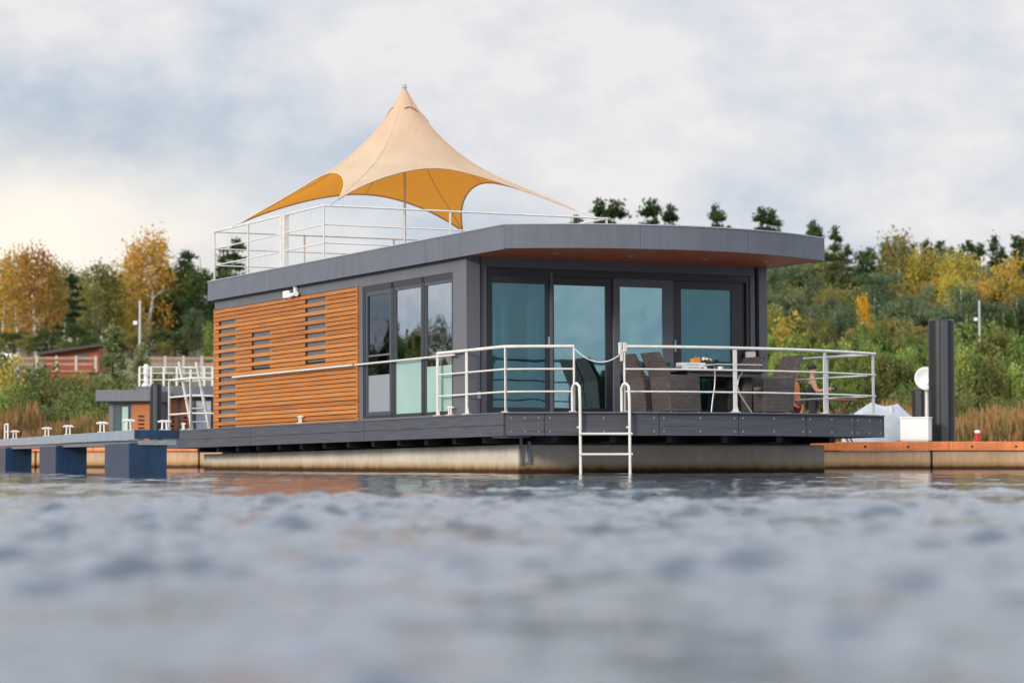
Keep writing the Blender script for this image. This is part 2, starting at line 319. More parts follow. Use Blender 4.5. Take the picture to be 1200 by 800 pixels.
# ---------------------------------------------------------------- mesh builder
class MB:
    def __init__(s): s.v = []; s.f = []; s.sm = []
    def add(s, vs, fs, smooth=False, M=None):
        k = len(s.v)
        if M is not None: vs = [M @ Vector(v) for v in vs]
        s.v += [tuple(v) for v in vs]
        for f in fs: s.f.append(tuple(i + k for i in f)); s.sm.append(smooth)
        return s
    def box(s, x0, y0, z0, x1, y1, z1, M=None):
        x0, x1 = min(x0, x1), max(x0, x1); y0, y1 = min(y0, y1), max(y0, y1); z0, z1 = min(z0, z1), max(z0, z1)
        return s.add([(x0,y0,z0),(x1,y0,z0),(x1,y1,z0),(x0,y1,z0),(x0,y0,z1),(x1,y0,z1),(x1,y1,z1),(x0,y1,z1)],
              [(0,3,2,1),(4,5,6,7),(0,1,5,4),(1,2,6,5),(2,3,7,6),(3,0,4,7)], False, M)
    def tube(s, pts, r, n=8, cap=True):
        pts = [Vector(p) for p in pts]; k = len(pts)
        rs = r if isinstance(r, (list, tuple)) else [r] * k
        vs = []; up = None
        for i, p in enumerate(pts):
            d = (pts[min(i+1, k-1)] - pts[max(i-1, 0)]).normalized()
            if up is None:
                up = Vector((0,0,1)) if abs(d.z) < .9 else Vector((1,0,0))
            a = d.cross(up).normalized(); b = a.cross(d).normalized(); up = b
            for j in range(n):
                t = 2 * math.pi * j / n; vs.append(p + a * math.cos(t) * rs[i] + b * math.sin(t) * rs[i])
        fs = []
        for i in range(k - 1):
            for j in range(n):
                j2 = (j + 1) % n; fs.append((i*n+j, i*n+j2, (i+1)*n+j2, (i+1)*n+j))
        s.add(vs, fs, True)
        if cap: s.add([vs[j] for j in range(n)], [tuple(range(n))]); s.add([vs[(k-1)*n+j] for j in range(n)], [tuple(reversed(range(n)))])
        return s
    def cyl(s, c, r, h, n=20, r2=None, M=None):
        x, y, z = c; r2 = r if r2 is None else r2
        vs = [(x + r*math.cos(2*math.pi*j/n), y + r*math.sin(2*math.pi*j/n), z) for j in range(n)] + [(x + r2*math.cos(2*math.pi*j/n), y + r2*math.sin(2*math.pi*j/n), z+h) for j in range(n)]
        s.add(vs, [(j, (j+1)%n, n+(j+1)%n, n+j) for j in range(n)], True, M)
        s.add(vs, [tuple(reversed(range(n))), tuple(range(n, 2*n))], False, M)
        return s
    def lathe(s, c, prof, n=20, M=None):
        vs = []
        for (r, z) in prof:
            for j in range(n): t = 2*math.pi*j/n; vs.append((c[0]+r*math.cos(t), c[1]+r*math.sin(t), c[2]+z))
        fs = [(i*n+j, i*n+(j+1)%n, (i+1)*n+(j+1)%n, (i+1)*n+j) for i in range(len(prof)-1) for j in range(n)]
        return s.add(vs, fs, True, M)
    def prism(s, poly, z0, z1):
        n = len(poly); vs = [(x, y, z0) for x, y in poly] + [(x, y, z1) for x, y in poly]
        return s.add(vs, [tuple(reversed(range(n))), tuple(range(n, 2*n))] + [(j, (j+1)%n, n+(j+1)%n, n+j) for j in range(n)])
    def build(s, name, m, parent=None, bevel=0):
        me = bpy.data.meshes.new(name); me.from_pydata(s.v, [], s.f); me.update()
        me.polygons.foreach_set('use_smooth', s.sm)
        me.materials.append(MATS[m] if isinstance(m, str) else m)
        o = bpy.data.objects.new(name, me); C.collection.objects.link(o)
        if parent: o.parent = parent
        if bevel:
            b = o.modifiers.new('bevel', 'BEVEL'); b.width = bevel; b.segments = 2; b.limit_method = 'ANGLE'; b.angle_limit = R(40)
        return o
def tag(o, label=None, cat=None, group=None, kind=None):
    if label: o['label'] = label
    if cat: o['category'] = cat
    if group: o['group'] = group
    if kind: o['kind'] = kind
    return o
def thing(name, label, cat, M=None, group=None):
    o = bpy.data.objects.new(name, None); C.collection.objects.link(o); o.empty_display_size = .2
    if M is not None: o.matrix_world = M
    return tag(o, label, cat, group)
def copy_tree(o, M=None, label=None, parent=None):
    c = o.copy(); C.collection.objects.link(c)
    if parent: c.parent = parent
    if M is not None: c.matrix_world = M
    if label: c['label'] = label
    for ch in o.children: copy_tree(ch, parent=c)
    return c
T = Matrix.Translation
def RZ(a): return Matrix.Rotation(a, 4, 'Z')
def px(x, Y): return (x - 600) / F * Y                 # world X seen at photo column x at distance Y
def pz(y, Y): return HC + (HY - y) / F * Y             # world height seen at photo row y at distance Y
BM = T((-.107, 42, .94)) @ RZ(R(26.9)) @ Matrix.Rotation(-R(.56), 4, 'X')   # houseboat frame: x to starboard, y to stern, z up from the deck

# ---------------------------------------------------------------- setting: ground, water
def terrain_h(x, y):
    pts = [(-1e9, -1.2), (80, -1.2), (88, -.5), (94, .1), (104, .6), (120, 1.6), (150, 4.9), (250, 9.5), (330, 14), (500, 18), (1500, 22), (1e9, 22)]
    for (a, b), (c, d) in zip(pts, pts[1:]):
        if a <= y < c:
            z = b + (d - b) * (y - a) / (c - a) if a > -1e8 else b
            break
    else: z = 22
    if y > 100:
        z += .25 * math.sin(x * .09 + y * .05) + .15 * math.sin(x * .31 - y * .11)
        if x > 12 and y < 240: z -= (min(1, (x - 12) / 15)) * min(2.2, (y - 100) * .05)
    return z
def make_ground():
    xs = list(np.concatenate([np.linspace(-3000, -150, 12), np.linspace(-140, 140, 113), np.linspace(150, 3000, 12)]))
    ys = list(np.concatenate([np.linspace(78, 160, 60), np.linspace(164, 340, 50), np.linspace(350, 5000, 20)]))
    m = MB(); n = len(xs)
    vs = [(x, y, terrain_h(x, y)) for y in ys for x in xs]
    m.add(vs, [(j*n+i, j*n+i+1, (j+1)*n+i+1, (j+1)*n+i) for j in range(len(ys)-1) for i in range(n-1)], True)
    tag(m.build('ground', 'grass_ground'), kind='structure')
make_ground()
def waves():
    rng = np.random.default_rng(5)
    x = np.arange(-9.0, 9.001, .032); y = np.concatenate([np.arange(-1.5, 16, .028), np.arange(16, 46, .055)])
    X, Y = np.meshgrid(x, y); Z = np.zeros_like(X)
    slope = 0.0
    for i in range(80):
        lam = .10 * (.80 / .10) ** (rng.random() ** 1.15)
        th = rng.normal(R(80), R(42)); k = 2 * math.pi / lam
        a = (.036 if lam < .25 else .038) * lam / (2 * math.pi) * (.5 + rng.random())
        Z += a * np.sin(k * (X * math.cos(th) + Y * math.sin(th)) + rng.random() * 6.28)
    gust = .85 + .55 * np.sin(X * .9 + Y * .31 + 1) * np.sin(X * .37 - Y * .53) + .2 * np.sin(X * 2.1 + Y * .7)
    for i in range(26):
        l2 = .28 * 5 ** rng.random(); t2 = rng.random() * 6.28; gust += .105 * np.sin(6.28 / l2 * (X * 1.25 * math.cos(t2) + Y * .7 * math.sin(t2)) + rng.random() * 6.28)
    gust = np.clip((gust - .85) * 1.55 + .95, .12, 2.6)
    amp = np.interp(Y, [-2, 5, 10, 13, 17, 24, 46], [1.05, 1.05, 1.05, .85, .38, .15, .06]) * gust
    amp *= np.clip(np.minimum(9 - abs(X), np.minimum(Y + 1.5, 46 - Y)) / .8, 0, 1)
    Z = Z * amp
    ny, nx = X.shape
    co = np.stack([X, Y, Z], -1).reshape(-1, 3).astype(np.float32)
    idx = np.arange(nx * ny).reshape(ny, nx)
    q = np.stack([idx[:-1, :-1], idx[:-1, 1:], idx[1:, 1:], idx[1:, :-1]], -1).reshape(-1, 4).astype(np.int32)
    # calm outer sheet joined on the same object
    base = len(co); E = 4000.
    x0, x1, y0, y1 = float(x[0]), float(x[-1]), float(y[0]), float(y[-1])
    ring = np.array([(-E,-E,0),(E,-E,0),(E,96,0),(-E,96,0),(x0,-E,0),(x1,-E,0),(x0,y0,0),(x1,y0,0),(x0,y1,0),(x1,y1,0),(x0,96,0),(x1,96,0)], np.float32)
    b = base
    oq = np.array([(b, b+4, b+10, b+3), (b+5, b+1, b+2, b+11), (b+4, b+5, b+7, b+6), (b+8, b+9, b+11, b+10)], np.int32)
    co = np.concatenate([co, ring]); q = np.concatenate([q, oq])
    me = bpy.data.meshes.new('water'); me.vertices.add(len(co)); me.vertices.foreach_set('co', co.ravel())
    me.loops.add(q.size); me.loops.foreach_set('vertex_index', q.ravel())
    me.polygons.add(len(q)); me.polygons.foreach_set('loop_start', np.arange(0, q.size, 4, dtype=np.int32)); me.polygons.foreach_set('loop_total', np.full(len(q), 4, np.int32))
    me.polygons.foreach_set('use_smooth', np.ones(len(q), bool))
    me.update(calc_edges=True); me.materials.append(MATS['lake_water'])
    o = bpy.data.objects.new('water', me); C.collection.objects.link(o); tag(o, kind='structure')
waves()

# ================================================================= HOUSEBOAT
boat = thing('houseboat', 'large moored houseboat with grey roof, orange larch side and white railed front deck', 'houseboat', BM)
def arc(u0, u1, sag, n=20, v0=0.):
    mid = (u0 + u1) / 2; h = (u1 - u0) / 2
    return [(u0 + (u1-u0)*i/n, v0 - sag * (1 - ((u0 + (u1-u0)*i/n - mid)/h)**2)) for i in range(n+1)]
def bow(u, sag=.95, w=7.14): return -sag * (1 - ((u - w/2) / (w/2)) ** 2)
# hull
hb = MB(); hb.box(.62, .8, -1.45, 6.5, 15.2, -.47); hb.build('hull', 'concrete', boat, .03)
for u, v in ((.62, 1.0), (.75, .8)):
    pass
m = MB(); m.box(.66, .775, -.80, .70, .797, -.36); m.box(.80, .775, -.78, .85, .797, -.42); m.box(.70, .785, -.78, .80, .797, -.75); m.build('hull_bracket', 'galv', boat)
m = MB(); m.box(1.0, 1.1, -.47, 6.4, 15.1, -.06)
for k in range(13): m.box(.25, 1.2 + k*1.1, -.44, 1.0, 1.34 + k*1.1, -.34)
for k in range(6): m.box(.9 + k*1.05, .15, -.44, 1.02 + k*1.05, 1.1, -.34)
m.build('support_beam', 'black_steel', boat)
m = MB(); m.box(.02, .02, -.375, .45, .5, -.352); m.build('corner_plate', 'anthracite', boat)
# deck slab and its facing boards
dk = [(p[0], p[1] + .05) for p in arc(.03, 7.11, .95)] + [(7.11, 15.8), (.03, 15.8)]
MB().prism(dk, -.33, -.02).build('deck', 'deck_board', boat)
def curved_panel(u0, u1, sag, z0, z1, w, th=.03, n=8, gap=.006):
    m = MB(); f = lambda u: -sag * (1 - ((u - w/2) / (w/2)) ** 2)
    us = [u0+gap + (u1-u0-2*gap)*i/n for i in range(n+1)]
    vs = []
    for u in us: vs += [(u, f(u), z0), (u, f(u), z1), (u, f(u)+th, z1), (u, f(u)+th, z0)]
    fs = []
    for i in range(n):
        a = i*4; b = a+4
        for j in range(4): fs.append((a+j, a+(j+1)%4, b+(j+1)%4, b+j))
    fs += [(3,2,1,0), (n*4, n*4+1, n*4+2, n*4+3)]
    m.add(vs, fs); return m
for a, b in zip((0, .55, 2.3, 3.7, 5.1, 6.3), (.55, 2.3, 3.7, 5.1, 6.3, 7.14)):
    p = curved_panel(a, b, .95, -.35, .0, 7.14).build('deck_fascia', 'deck_board', boat)
    for u in (a+.08, (a+b)/2, b-.08):
        for z in (-.07, -.28):
            q = bow(u); MB().tube([(u, q-.003, z), (u, q+.012, z)], .012, 8).build('screw', 'screw', p)
for a, b in zip((0.0, 5.4, 10.85), (5.4, 10.85, 15.83)):
    m = MB(); m.box(-.03, a+.006, -.35, 0, b-.006, -.182); m.box(-.03, a+.006, -.176, 0, b-.006, 0.0); m.build('deck_fascia', 'deck_board', boat)
m = MB(); m.box(7.14, 0, -.35, 7.165, 15.83, 0); m.box(0, 15.83, -.35, 7.14, 15.86, 0); m.build('deck_fascia', 'deck_board', boat)
m = MB(); cp = arc(-.035, 7.17, .97, 24)
for (a, b) in zip(cp, cp[1:]): m.add([(a[0], a[1]-.02, .002), (b[0], b[1]-.02, .002), (b[0], b[1]+.09, .002), (a[0], a[1]+.09, .002), (a[0], a[1]-.02, .022), (b[0], b[1]-.02, .022), (b[0], b[1]+.09, .022), (a[0], a[1]+.09, .022)], [(0,3,2,1),(4,5,6,7),(0,1,5,4),(1,2,6,5),(2,3,7,6),(3,0,4,7)])
m.box(-.04, .07, .002, .06, 15.85, .022); m.build('deck_edge_board', 'anthracite', boat)
# roof
rf = [(p[0], p[1] + .045) for p in arc(.04, 5.96, .88)] + [(5.96, 13.24), (.04, 13.24)]
MB().prism(rf, 2.64, 2.95).build('roof', 'anthracite', boat)
for a, b in zip((0, 2.0, 4.0), (2.0, 4.0, 6.0)):
    curved_panel(a, b, .9, 2.595, 2.965, 6.0, .035, 10, .003).build('roof_fascia', 'anthracite', boat)
for a, b in zip((.005, 2.9, 6.4, 9.9), (2.9, 6.4, 9.9, 13.28)):
    m = MB(); m.box(0, a+.003, 2.585, .035, b-.003, 2.965); m.build('roof_fascia', 'anthracite', boat)
m = MB(); m.box(5.965, .01, 2.595, 6, 13.28, 2.965); m.box(.035, 13.245, 2.595, 5.965, 13.28, 2.965); m.build('roof_fascia', 'anthracite', boat)
m = MB(); cp = arc(-.012, 6.012, .912, 24)
for (a, b) in zip(cp, cp[1:]): m.add([(a[0], a[1], 2.967), (b[0], b[1], 2.967), (b[0], b[1]+.09, 2.967), (a[0], a[1]+.09, 2.967), (a[0], a[1], 2.985), (b[0], b[1], 2.985), (b[0], b[1]+.09, 2.985), (a[0], a[1]+.09, 2.985)], [(0,3,2,1),(4,5,6,7),(0,1,5,4),(1,2,6,5),(2,3,7,6),(3,0,4,7)])
m.box(-.012, .09, 2.967, .07, 13.29, 2.985); m.box(5.93, .09, 2.967, 6.012, 13.29, 2.985); m.build('roof_edge_trim', 'trim_light', boat)
sf = [(p[0], p[1] + .05) for p in arc(.05, 5.95, .86)] + [(5.95, 1.9), (.05, 1.9)]
MB().prism(sf, 2.60, 2.636).build('soffit', 'soffit_wood', boat)
for u in (1.2, 2.6, 4.0, 5.2):
    MB().cyl((u, .55, 2.59), .045, .012, 16).build('recessed_lamp', 'steel_grey', boat)
# walls
UW = .12
m = MB()
m.box(UW, 1.62, 0, .366, 1.9, 2.6)                       # corner column front left
m.box(UW, 1.9, 0, .26, 2.13, 2.6)
m.box(UW, 2.13, 2.38, .26, 5.97, 2.6); m.box(UW, 2.13, -.02, .26, 5.82, .045)
m.box(UW, 5.97, 2.40, .26, 13.2, 2.6)
m.box(UW, 5.82, -.02, .26, 5.97, 2.38)
m.build('side_wall', 'anthracite_wall', boat)
m = MB(); m.box(.366, 1.74, 0, .40, 1.88, 2.6); m.build('corner_recess', 'dark_frame', boat)
m = MB(); m.box(.40, 1.66, 0, .50, 1.9, 2.45); m.box(.40, 1.66, 2.45, 5.66, 1.9, 2.6); m.box(5.57, 1.66, 0, 5.66, 1.9, 2.45); m.build('front_wall', 'anthracite_wall', boat)
m = MB(); m.box(5.72, 1.62, 0, 5.88, 1.9, 2.6); m.build('corner_column', 'anthracite_wall', boat)
m = MB(); m.box(5.66, 1.74, 0, 5.72, 1.88, 2.6); m.build('corner_recess', 'dark_frame', boat)
m = MB(); m.box(5.74, 1.9, 0, 5.88, 13.2, 2.6); m.box(.26, 13.06, 0, 5.74, 13.2, 2.6); m.build('rear_wall', 'anthracite_wall', boat)
# cladding boards, with slots in front of the three grilles
m = MB(); pitch = .0802; zz = .0; i = 0
slots = [(11.973, 12.909, 0, 27.5), (10.139, 11.116, 14.0, 22), (7.434, 8.402, 14.0, 28.5)]
nb = 30
for i in range(nb):
    z0 = -.006 + i * pitch; z1 = z0 + pitch - .015
    cuts = [(a, b) for (a, b, lo, hi) in slots if i % 2 == 0 and lo <= i <= hi]
    v = 6.02
    for (a, b) in sorted(cuts): m.box(UW-.028, v, z0, UW-.004, a, z1); v = b
    m.box(UW-.028, v, z0, UW-.004, 9.62 if i % 3 == 0 and v < 9.6 else 13.14, z1)
    if i % 3 == 0 and v < 9.6: m.box(UW-.027, 9.63, z0, UW-.003, 13.14, z1)
m.build('larch_cladding', 'larch', boat)
m = MB(); m.box(UW-.034, 5.972, 0, UW, 6.017, 2.42); m.build('corner_trim', 'larch', boat); MB().box(UW-.03, 13.143, 0, UW, 13.19, 2.42).build('corner_trim', 'larch', boat)
m = MB(); m.box(.15, 5.98, 0, .20, 13.05, 2.39); m.build('wall_membrane', 'black_void', boat)
for (a, b, lo, hi) in slots:
    z0 = lo * pitch + .02; z1 = min(hi + 1, 29) * pitch
    fr = MB().box(.135, a+.02, z0, .148, b-.02, z1).build('window', 'grey_blind', boat)
# side glazing
wf = MB()
for (a, b) in ((5.72, 5.82), (4.50, 4.62), (3.26, 3.37), (2.13, 2.18)): wf.box(.128, a, .045, .20, b, 2.38)
wf.box(.128, 2.18, 2.28, .20, 5.72, 2.38); wf.box(.128, 2.18, .045, .20, 5.72, .10)
wfo = wf.build('side_window', 'dark_frame', boat)
fr = MB()
for (a, b) in ((4.62, 4.70), (5.64, 5.72)): fr.box(.136, a, .10, .19, b, 2.20)
fr.box(.136, 4.62, 2.20, .19, 5.72, 2.28); fr.box(.136, 4.70, .10, .19, 5.64, .16)
for (a, b) in ((3.37, 3.41), (4.46, 4.50), (2.18, 2.21), (3.22, 3.26)): fr.box(.136, a, .10, .19, b, 2.22)
for (a, b) in ((3.37, 4.50), (2.18, 3.26)): fr.box(.136, a, 2.22, .19, b, 2.28)
fr.build('window_sash', 'sash_grey', wfo)
MB().box(.160, 4.70, .16, .166, 5.64, 2.20).build('screened_pane', 'glass_screen', wfo)
MB().box(.160, 3.41, .10, .166, 4.46, 2.22).build('pane', 'glass_side', wfo)
MB().box(.160, 2.21, .10, .166, 3.22, 2.22).build('pane', 'glass_side', wfo)
m = MB(); m.box(.150, 4.70, 1.13, .159, 5.64, 1.16); m.build('window_bar', 'anthracite', wfo)
for (a, b, h) in ((3.40, 4.47, .99), (2.2, 3.23, .86), (4.72, 5.62, .80)):
    m = MB(); z = .10; k = 0
    while z < h: m.box(.20 + .006*(k % 2), a, z, .212 + .006*(k % 2), b, z+.045); z += .0455; k += 1
    m.build('pleated_blind', 'blind', wfo)
for (a, b, h, mm) in ((3.412, 4.458, .99, 'blind'), (2.212, 3.218, .86, 'blind'), (4.702, 5.638, .80, 'grey_film')): MB().box(.1555, a, .102, .1595, b, h).build('privacy_film', mm, wfo)
# front glazing: four leaves
V0 = 1.70
of = MB(); of.box(.50, V0-.02, 2.33, 5.57, V0+.12, 2.45); of.box(.50, V0-.02, 0, 5.57, V0+.12, .05)
for (a, b) in ((.50, .56), (5.50, 5.57)): of.box(a, V0-.02, .05, b, V0+.12, 2.33)
ofo = of.build('sliding_door', 'dark_frame', boat)
leaves = [(.56, 1.71, .63, 1.62, 'glass_fixed', 0), (1.70, 2.90, 1.795, 2.777, 'glass_door', .045), (2.90, 4.06, 3.022, 3.80, 'glass_door', .0), (4.06, 5.50, 4.229, 5.227, 'glass_fixed', .03)]
for i, (a, b, g0, g1, gm, dv) in enumerate(leaves):
    m = MB(); va, vb = V0 + dv, V0 + dv + .045
    if i == 2: g1 = 3.86
    m.box(a+.003, va, .053, g0, vb, 2.327); m.box(g1, va, .053, b-.003, vb, 2.327); m.box(g0, va, 2.19, g1, vb, 2.327); m.box(g0, va, .053, g1, vb, .15)
    fo = m.build('door_leaf', 'dark_frame' if i % 2 else 'anthracite', ofo)
    if i in (0,): fo.data.materials[0] = MATS['dark_frame']
    MB().box(g0+.001, va+.02, .151, g1-.001, va+.026, 2.189).build('pane', gm, fo)
    if i == 3: MB().box(4.085, va-.03, 1.12, 4.11, va-.002, 1.32).build('door_handle', 'steel_grey', fo)
    if i == 0: MB().box(1.655, va-.03, 1.15, 1.68, va-.002, 1.32).build('door_handle', 'steel_grey', fo)
MB().box(3.95, V0+.02, .15, 4.02, V0+.026, 2.19).build('pane', 'glass_fixed', ofo)
MB().box(1.69, V0-.03, .02, 1.735, V0-.003, 2.40).build('door_mullion', 'anthracite', ofo)
# outdoor socket and sign on the wall
MB().box(.30, 1.59, .28, .36, 1.618, .40).build('socket_box', 'steel_grey', boat, .006)
MB().box(5.45, 1.60, .99, 5.63, 1.657, 1.14).build('wall_notice', 'white_plastic', boat, .004)
# interior shell
m = MB(); m.box(.27, 1.95, -.015, 5.73, 7.0, .01); m.build('cabin_floor', 'interior_floor', boat)
m = MB(); m.box(.27, 7.0, .01, 5.73, 7.1, 2.6); m.box(5.70, 1.95, .01, 5.735, 7.0, 2.6); m.build('cabin_partition', 'interior_white', boat)
m = MB(); m.box(.27, 1.95, 2.55, 5.70, 7.0, 2.58); m.build('cabin_ceiling', 'interior_white', boat)
def curtain(u0, u1, v, name='curtain'):
    m = MB(); n = int((u1-u0)/.02); vs = []
    for i in range(n+1):
        u = u0 + (u1-u0)*i/n; d = .035*math.sin(i*.8) + .012*math.sin(i*2.1)
        vs += [(u, v+d, .06), (u, v+d*.7, 2.4)]
    m.add(vs, [(2*i, 2*i+2, 2*i+3, 2*i+1) for i in range(n)], True)
    o = m.build(name, 'curtain', boat); so = o.modifiers.new('s', 'SOLIDIFY'); so.thickness = .004
curtain(.62, 1.05, 1.98); curtain(1.42, 1.66, 1.98); curtain(4.2, 5.3, 2.0); curtain(3.05, 3.22, 2.0)
m = MB(); m.box(2.35, 6.2, .9, 3.2, 6.95, 1.5); m.box(2.0, 6.25, .02, 4.6, 6.95, .9); m.build('kitchen_unit', 'interior_white', boat, .01)
m = MB(); m.box(.95, 6.3, .9, 1.55, 6.94, 1.9); m.build('wall_cabinet', 'interior_white', boat, .01)

# railings ---------------------------------------------------------------
def rail_post(m, u, v, z0, z1, w=.055, ang=0., th=.016, foot=True):
    M = T((u, v, 0)) @ RZ(ang); m.box(-w/2, -th/2, z0, w/2, th/2, z1, M)
    if foot: m.box(-w*1.0, -.05, z0, w*1.0, .05, z0+.012, M); m.add([(-w/2,-.008,z0+.012),(-w/2-.03,-.008,z0+.012),(-w/2,-.008,z0+.11),(w/2,-.008,z0+.012),(w/2+.03,-.008,z0+.012),(w/2,-.008,z0+.11)], [(0,1,2),(3,5,4)], False, M)
ZB = .024
# port-bow railing: side run, corner, front run to the gap
rl = MB()
def run(pts, zs=((1.055, .026), (.70, .015), (.345, .015)), mb=None):
    for z, r in zs: mb.tube([(p[0], p[1], z) for p in pts], r, 8)
g1u, g2u = 1.03, 1.80
ptsL = [(.05, 2.58), (.05, .16)] + [(.05 + (g1u-.05)*i/8, bow(.05 + (g1u-.05)*i/8) + .10) for i in range(1, 9)]
ptsL[2] = (.13, bow(.13)+.12)
run(ptsL, mb=rl)
for u, v, a in ((.05, 2.58, R(90)), (.05, 1.48, R(90)), (.07, .12, R(45))): rail_post(rl, u, v, ZB, 1.05, .075, a)
rl.tube([(g1u, bow(g1u)+.10, ZB), (g1u, bow(g1u)+.10, 1.055)], .018, 8); rl.box(g1u-.08, bow(g1u)+.07, ZB, g1u+.02, bow(g1u)+.13, ZB+.015)
rl.build('port_railing', 'white_paint', boat)
rr = MB(); ue = 7.02
ptsR = [(g2u + (ue-g2u)*i/20, bow(g2u + (ue-g2u)*i/20) + .10) for i in range(21)]
run(ptsR, mb=rr)
rr.tube([(g2u, bow(g2u)+.10, ZB), (g2u, bow(g2u)+.10, 1.055)], .018, 8); rr.box(g2u-.02, bow(g2u)+.07, ZB, g2u+.08, bow(g2u)+.13, ZB+.015)
for u in (3.70, 5.62, 6.95): rail_post(rr, u, bow(u)+.10, ZB, 1.05, .07, math.atan2(bow(u+.1)-bow(u), .1))
rr.build('bow_railing', 'white_paint', boat)
rs = MB(); run([(6.98, .22), (6.98, 2.75)], mb=rs)
for v in (1.45, 2.70): rail_post(rs, 6.98, v, ZB, 1.05, .075, R(20))
rs.build('starboard_railing', 'white_paint', boat)
# gate fittings and chain
gf = MB(); gv = bow(g2u)+.10
gf.box(g2u-.10, gv-.02, .93, g2u-.05, gv+.02, 1.12); gf.box(g2u-.07, gv-.02, .82, g2u-.03, gv+.02, 1.0); gf.box(g2u-.028, gv-.03, .97, g2u+.035, gv+.03, 1.115)
gf.build('gate_latch', 'white_paint', boat, .008)
ch = MB(); a = Vector((g1u, bow(g1u)+.10, 1.03)); b = Vector((g2u-.07, gv, .93))
ch.tube([a.lerp(b, i/16) - Vector((0, 0, .17*4*(i/16)*(1-i/16))) for i in range(17)], .011, 6); ch.build('gate_chain', 'white_paint', boat)
# swim ladder
ld = MB(); l1, l2 = 1.02, 1.77
for u in (l1, l2):
    q = bow(u) + .06
    ld.tube([(u-.03, q+.02, ZB), (u-.03, q+.02, .40), (u-.02, q-.02, .46), (u, q-.07, .47), (u+.02, q-.12, .42), (u+.02, q-.14, .2), (u+.02, q-.15, -1.35)], .023, 10)
    ld.tube([(u+.02, q-.14, -.22), (u+.02, q-.04, -.22)], .02, 8)
for z in (-.325, -.645, -.965):
    ld.tube([(l1+.0, bow(l1)-.095, z), (l2+.06, bow(l2)-.095, z)], .021, 8)
ld.build('swim_ladder', 'white_paint', boat)
# side handrail
h = MB(); h.tube([(.045, 12.0, 1.005), (.045, 6.1, 1.005)], .021, 8); h.tube([(.045, 6.0, 1.005), (.045, 1.92, 1.005)], .017, 8)
for v in (11.9, 9.0, 6.2, 5.77, 4.56, 3.31, 2.15): h.tube([(.045, v, 1.0), (.125, v, 1.0)], .010, 6)
h.build('side_handrail', 'white_paint', boat)
def cleat_mb(s=1.0):
    m = MB(); m.box(-.10*s, -.04*s, 0, .10*s, .04*s, .012*s)
    for sx in (-1, 1): m.tube([(sx*.045*s, 0, .01*s), (sx*.038*s, 0, .12*s)], [.020*s, .018*s], 8)
    m.tube([(-.13*s, 0, .122*s), (-.06*s, 0, .13*s), (.06*s, 0, .13*s), (.13*s, 0, .122*s)], [.012*s, .018*s, .018*s, .012*s], 8)
    return m
for v in (8.5, 2.08, 14.8):
    o = cleat_mb(1.0).build('cleat', 'white_paint', boat); o.location = (.04, v, .023); o.rotation_euler = (0, 0, R(90))
# wall lamp group
m = MB(); m.box(.03, 9.08, 2.39, .10, 9.36, 2.53); m.build('wall_lamp_box', 'white_plastic', boat, .02)
m = MB(); m.tube([(.06, 8.83, 2.56), (.06, 8.83, 2.585)], .03, 10); m.box(.06, 8.78, 2.44, .10, 8.88, 2.585); m.tube([(.02, 9.02, 2.42), (.06, 8.83, 2.44), (.02, 8.66, 2.44)], [.055, .03, .05], 10); m.build('wall_spotlight', 'white_plastic', boat)
# roof terrace railing
tr = MB(); zt = 2.985
P = [(.05, 13.03), (.05, 7.40), (5.95, 7.40), (5.95, 13.03), (.05, 13.03)]
for z, r in ((3.965, .017), (3.62, .013), (3.285, .013)):
    for a, b in zip(P, P[1:]): tr.tube([(a[0], a[1], z), (b[0], b[1], z)], r, 8)
for v in (13.03, 11.17, 7.40): rail_post(tr, .05, v, zt, 3.96, .075, R(55))
for u in (2.6, 5.93): rail_post(tr, u, 7.40, zt, 3.96, .035, 0)
for u in (2.0, 4.0, 5.93): rail_post(tr, u, 13.03, zt, 3.96, .04, 0)
rail_post(tr, 5.95, 10.2, zt, 3.96, .04, R(90))
tr.box(-.0, 9.20, zt, .10, 9.30, 3.99); tr.box(.0, 9.33, zt, .10, 9.42, 3.97)
tr.build('roof_railing', 'white_paint', boat)
MB().box(5.55, 7.2, 2.955, 5.95, 7.6, 3.05).build('roof_hatch', 'white_paint', boat, .01)
# stern railing and boarding ladder
sr = MB(); sc = 14.45
for z, r in ((1.08, .022), (.72, .018), (.36, .018)):
    sr.tube([(.07, 15.75, z), (.07, sc, z), (1.7, sc, z)], r, 8)
for u, v in ((.07, 15.75), (.07, sc), (1.62, sc)): rail_post(sr, u, v, ZB, 1.07, .07, R(40))
sr.build('stern_railing', 'white_paint', boat)
sl = MB()
for u in (.42, .80): sl.tube([(u, 15.3, .0), (u-.30, 15.3, 1.45)], .035, 8)
for k in range(5): z = .2 + k*.28; o_ = -.30*z/1.45; sl.tube([(.42+o_, 15.3, z), (.80+o_, 15.3, z)], .02, 6)
sl.build('boarding_ladder', 'white_paint', boat)

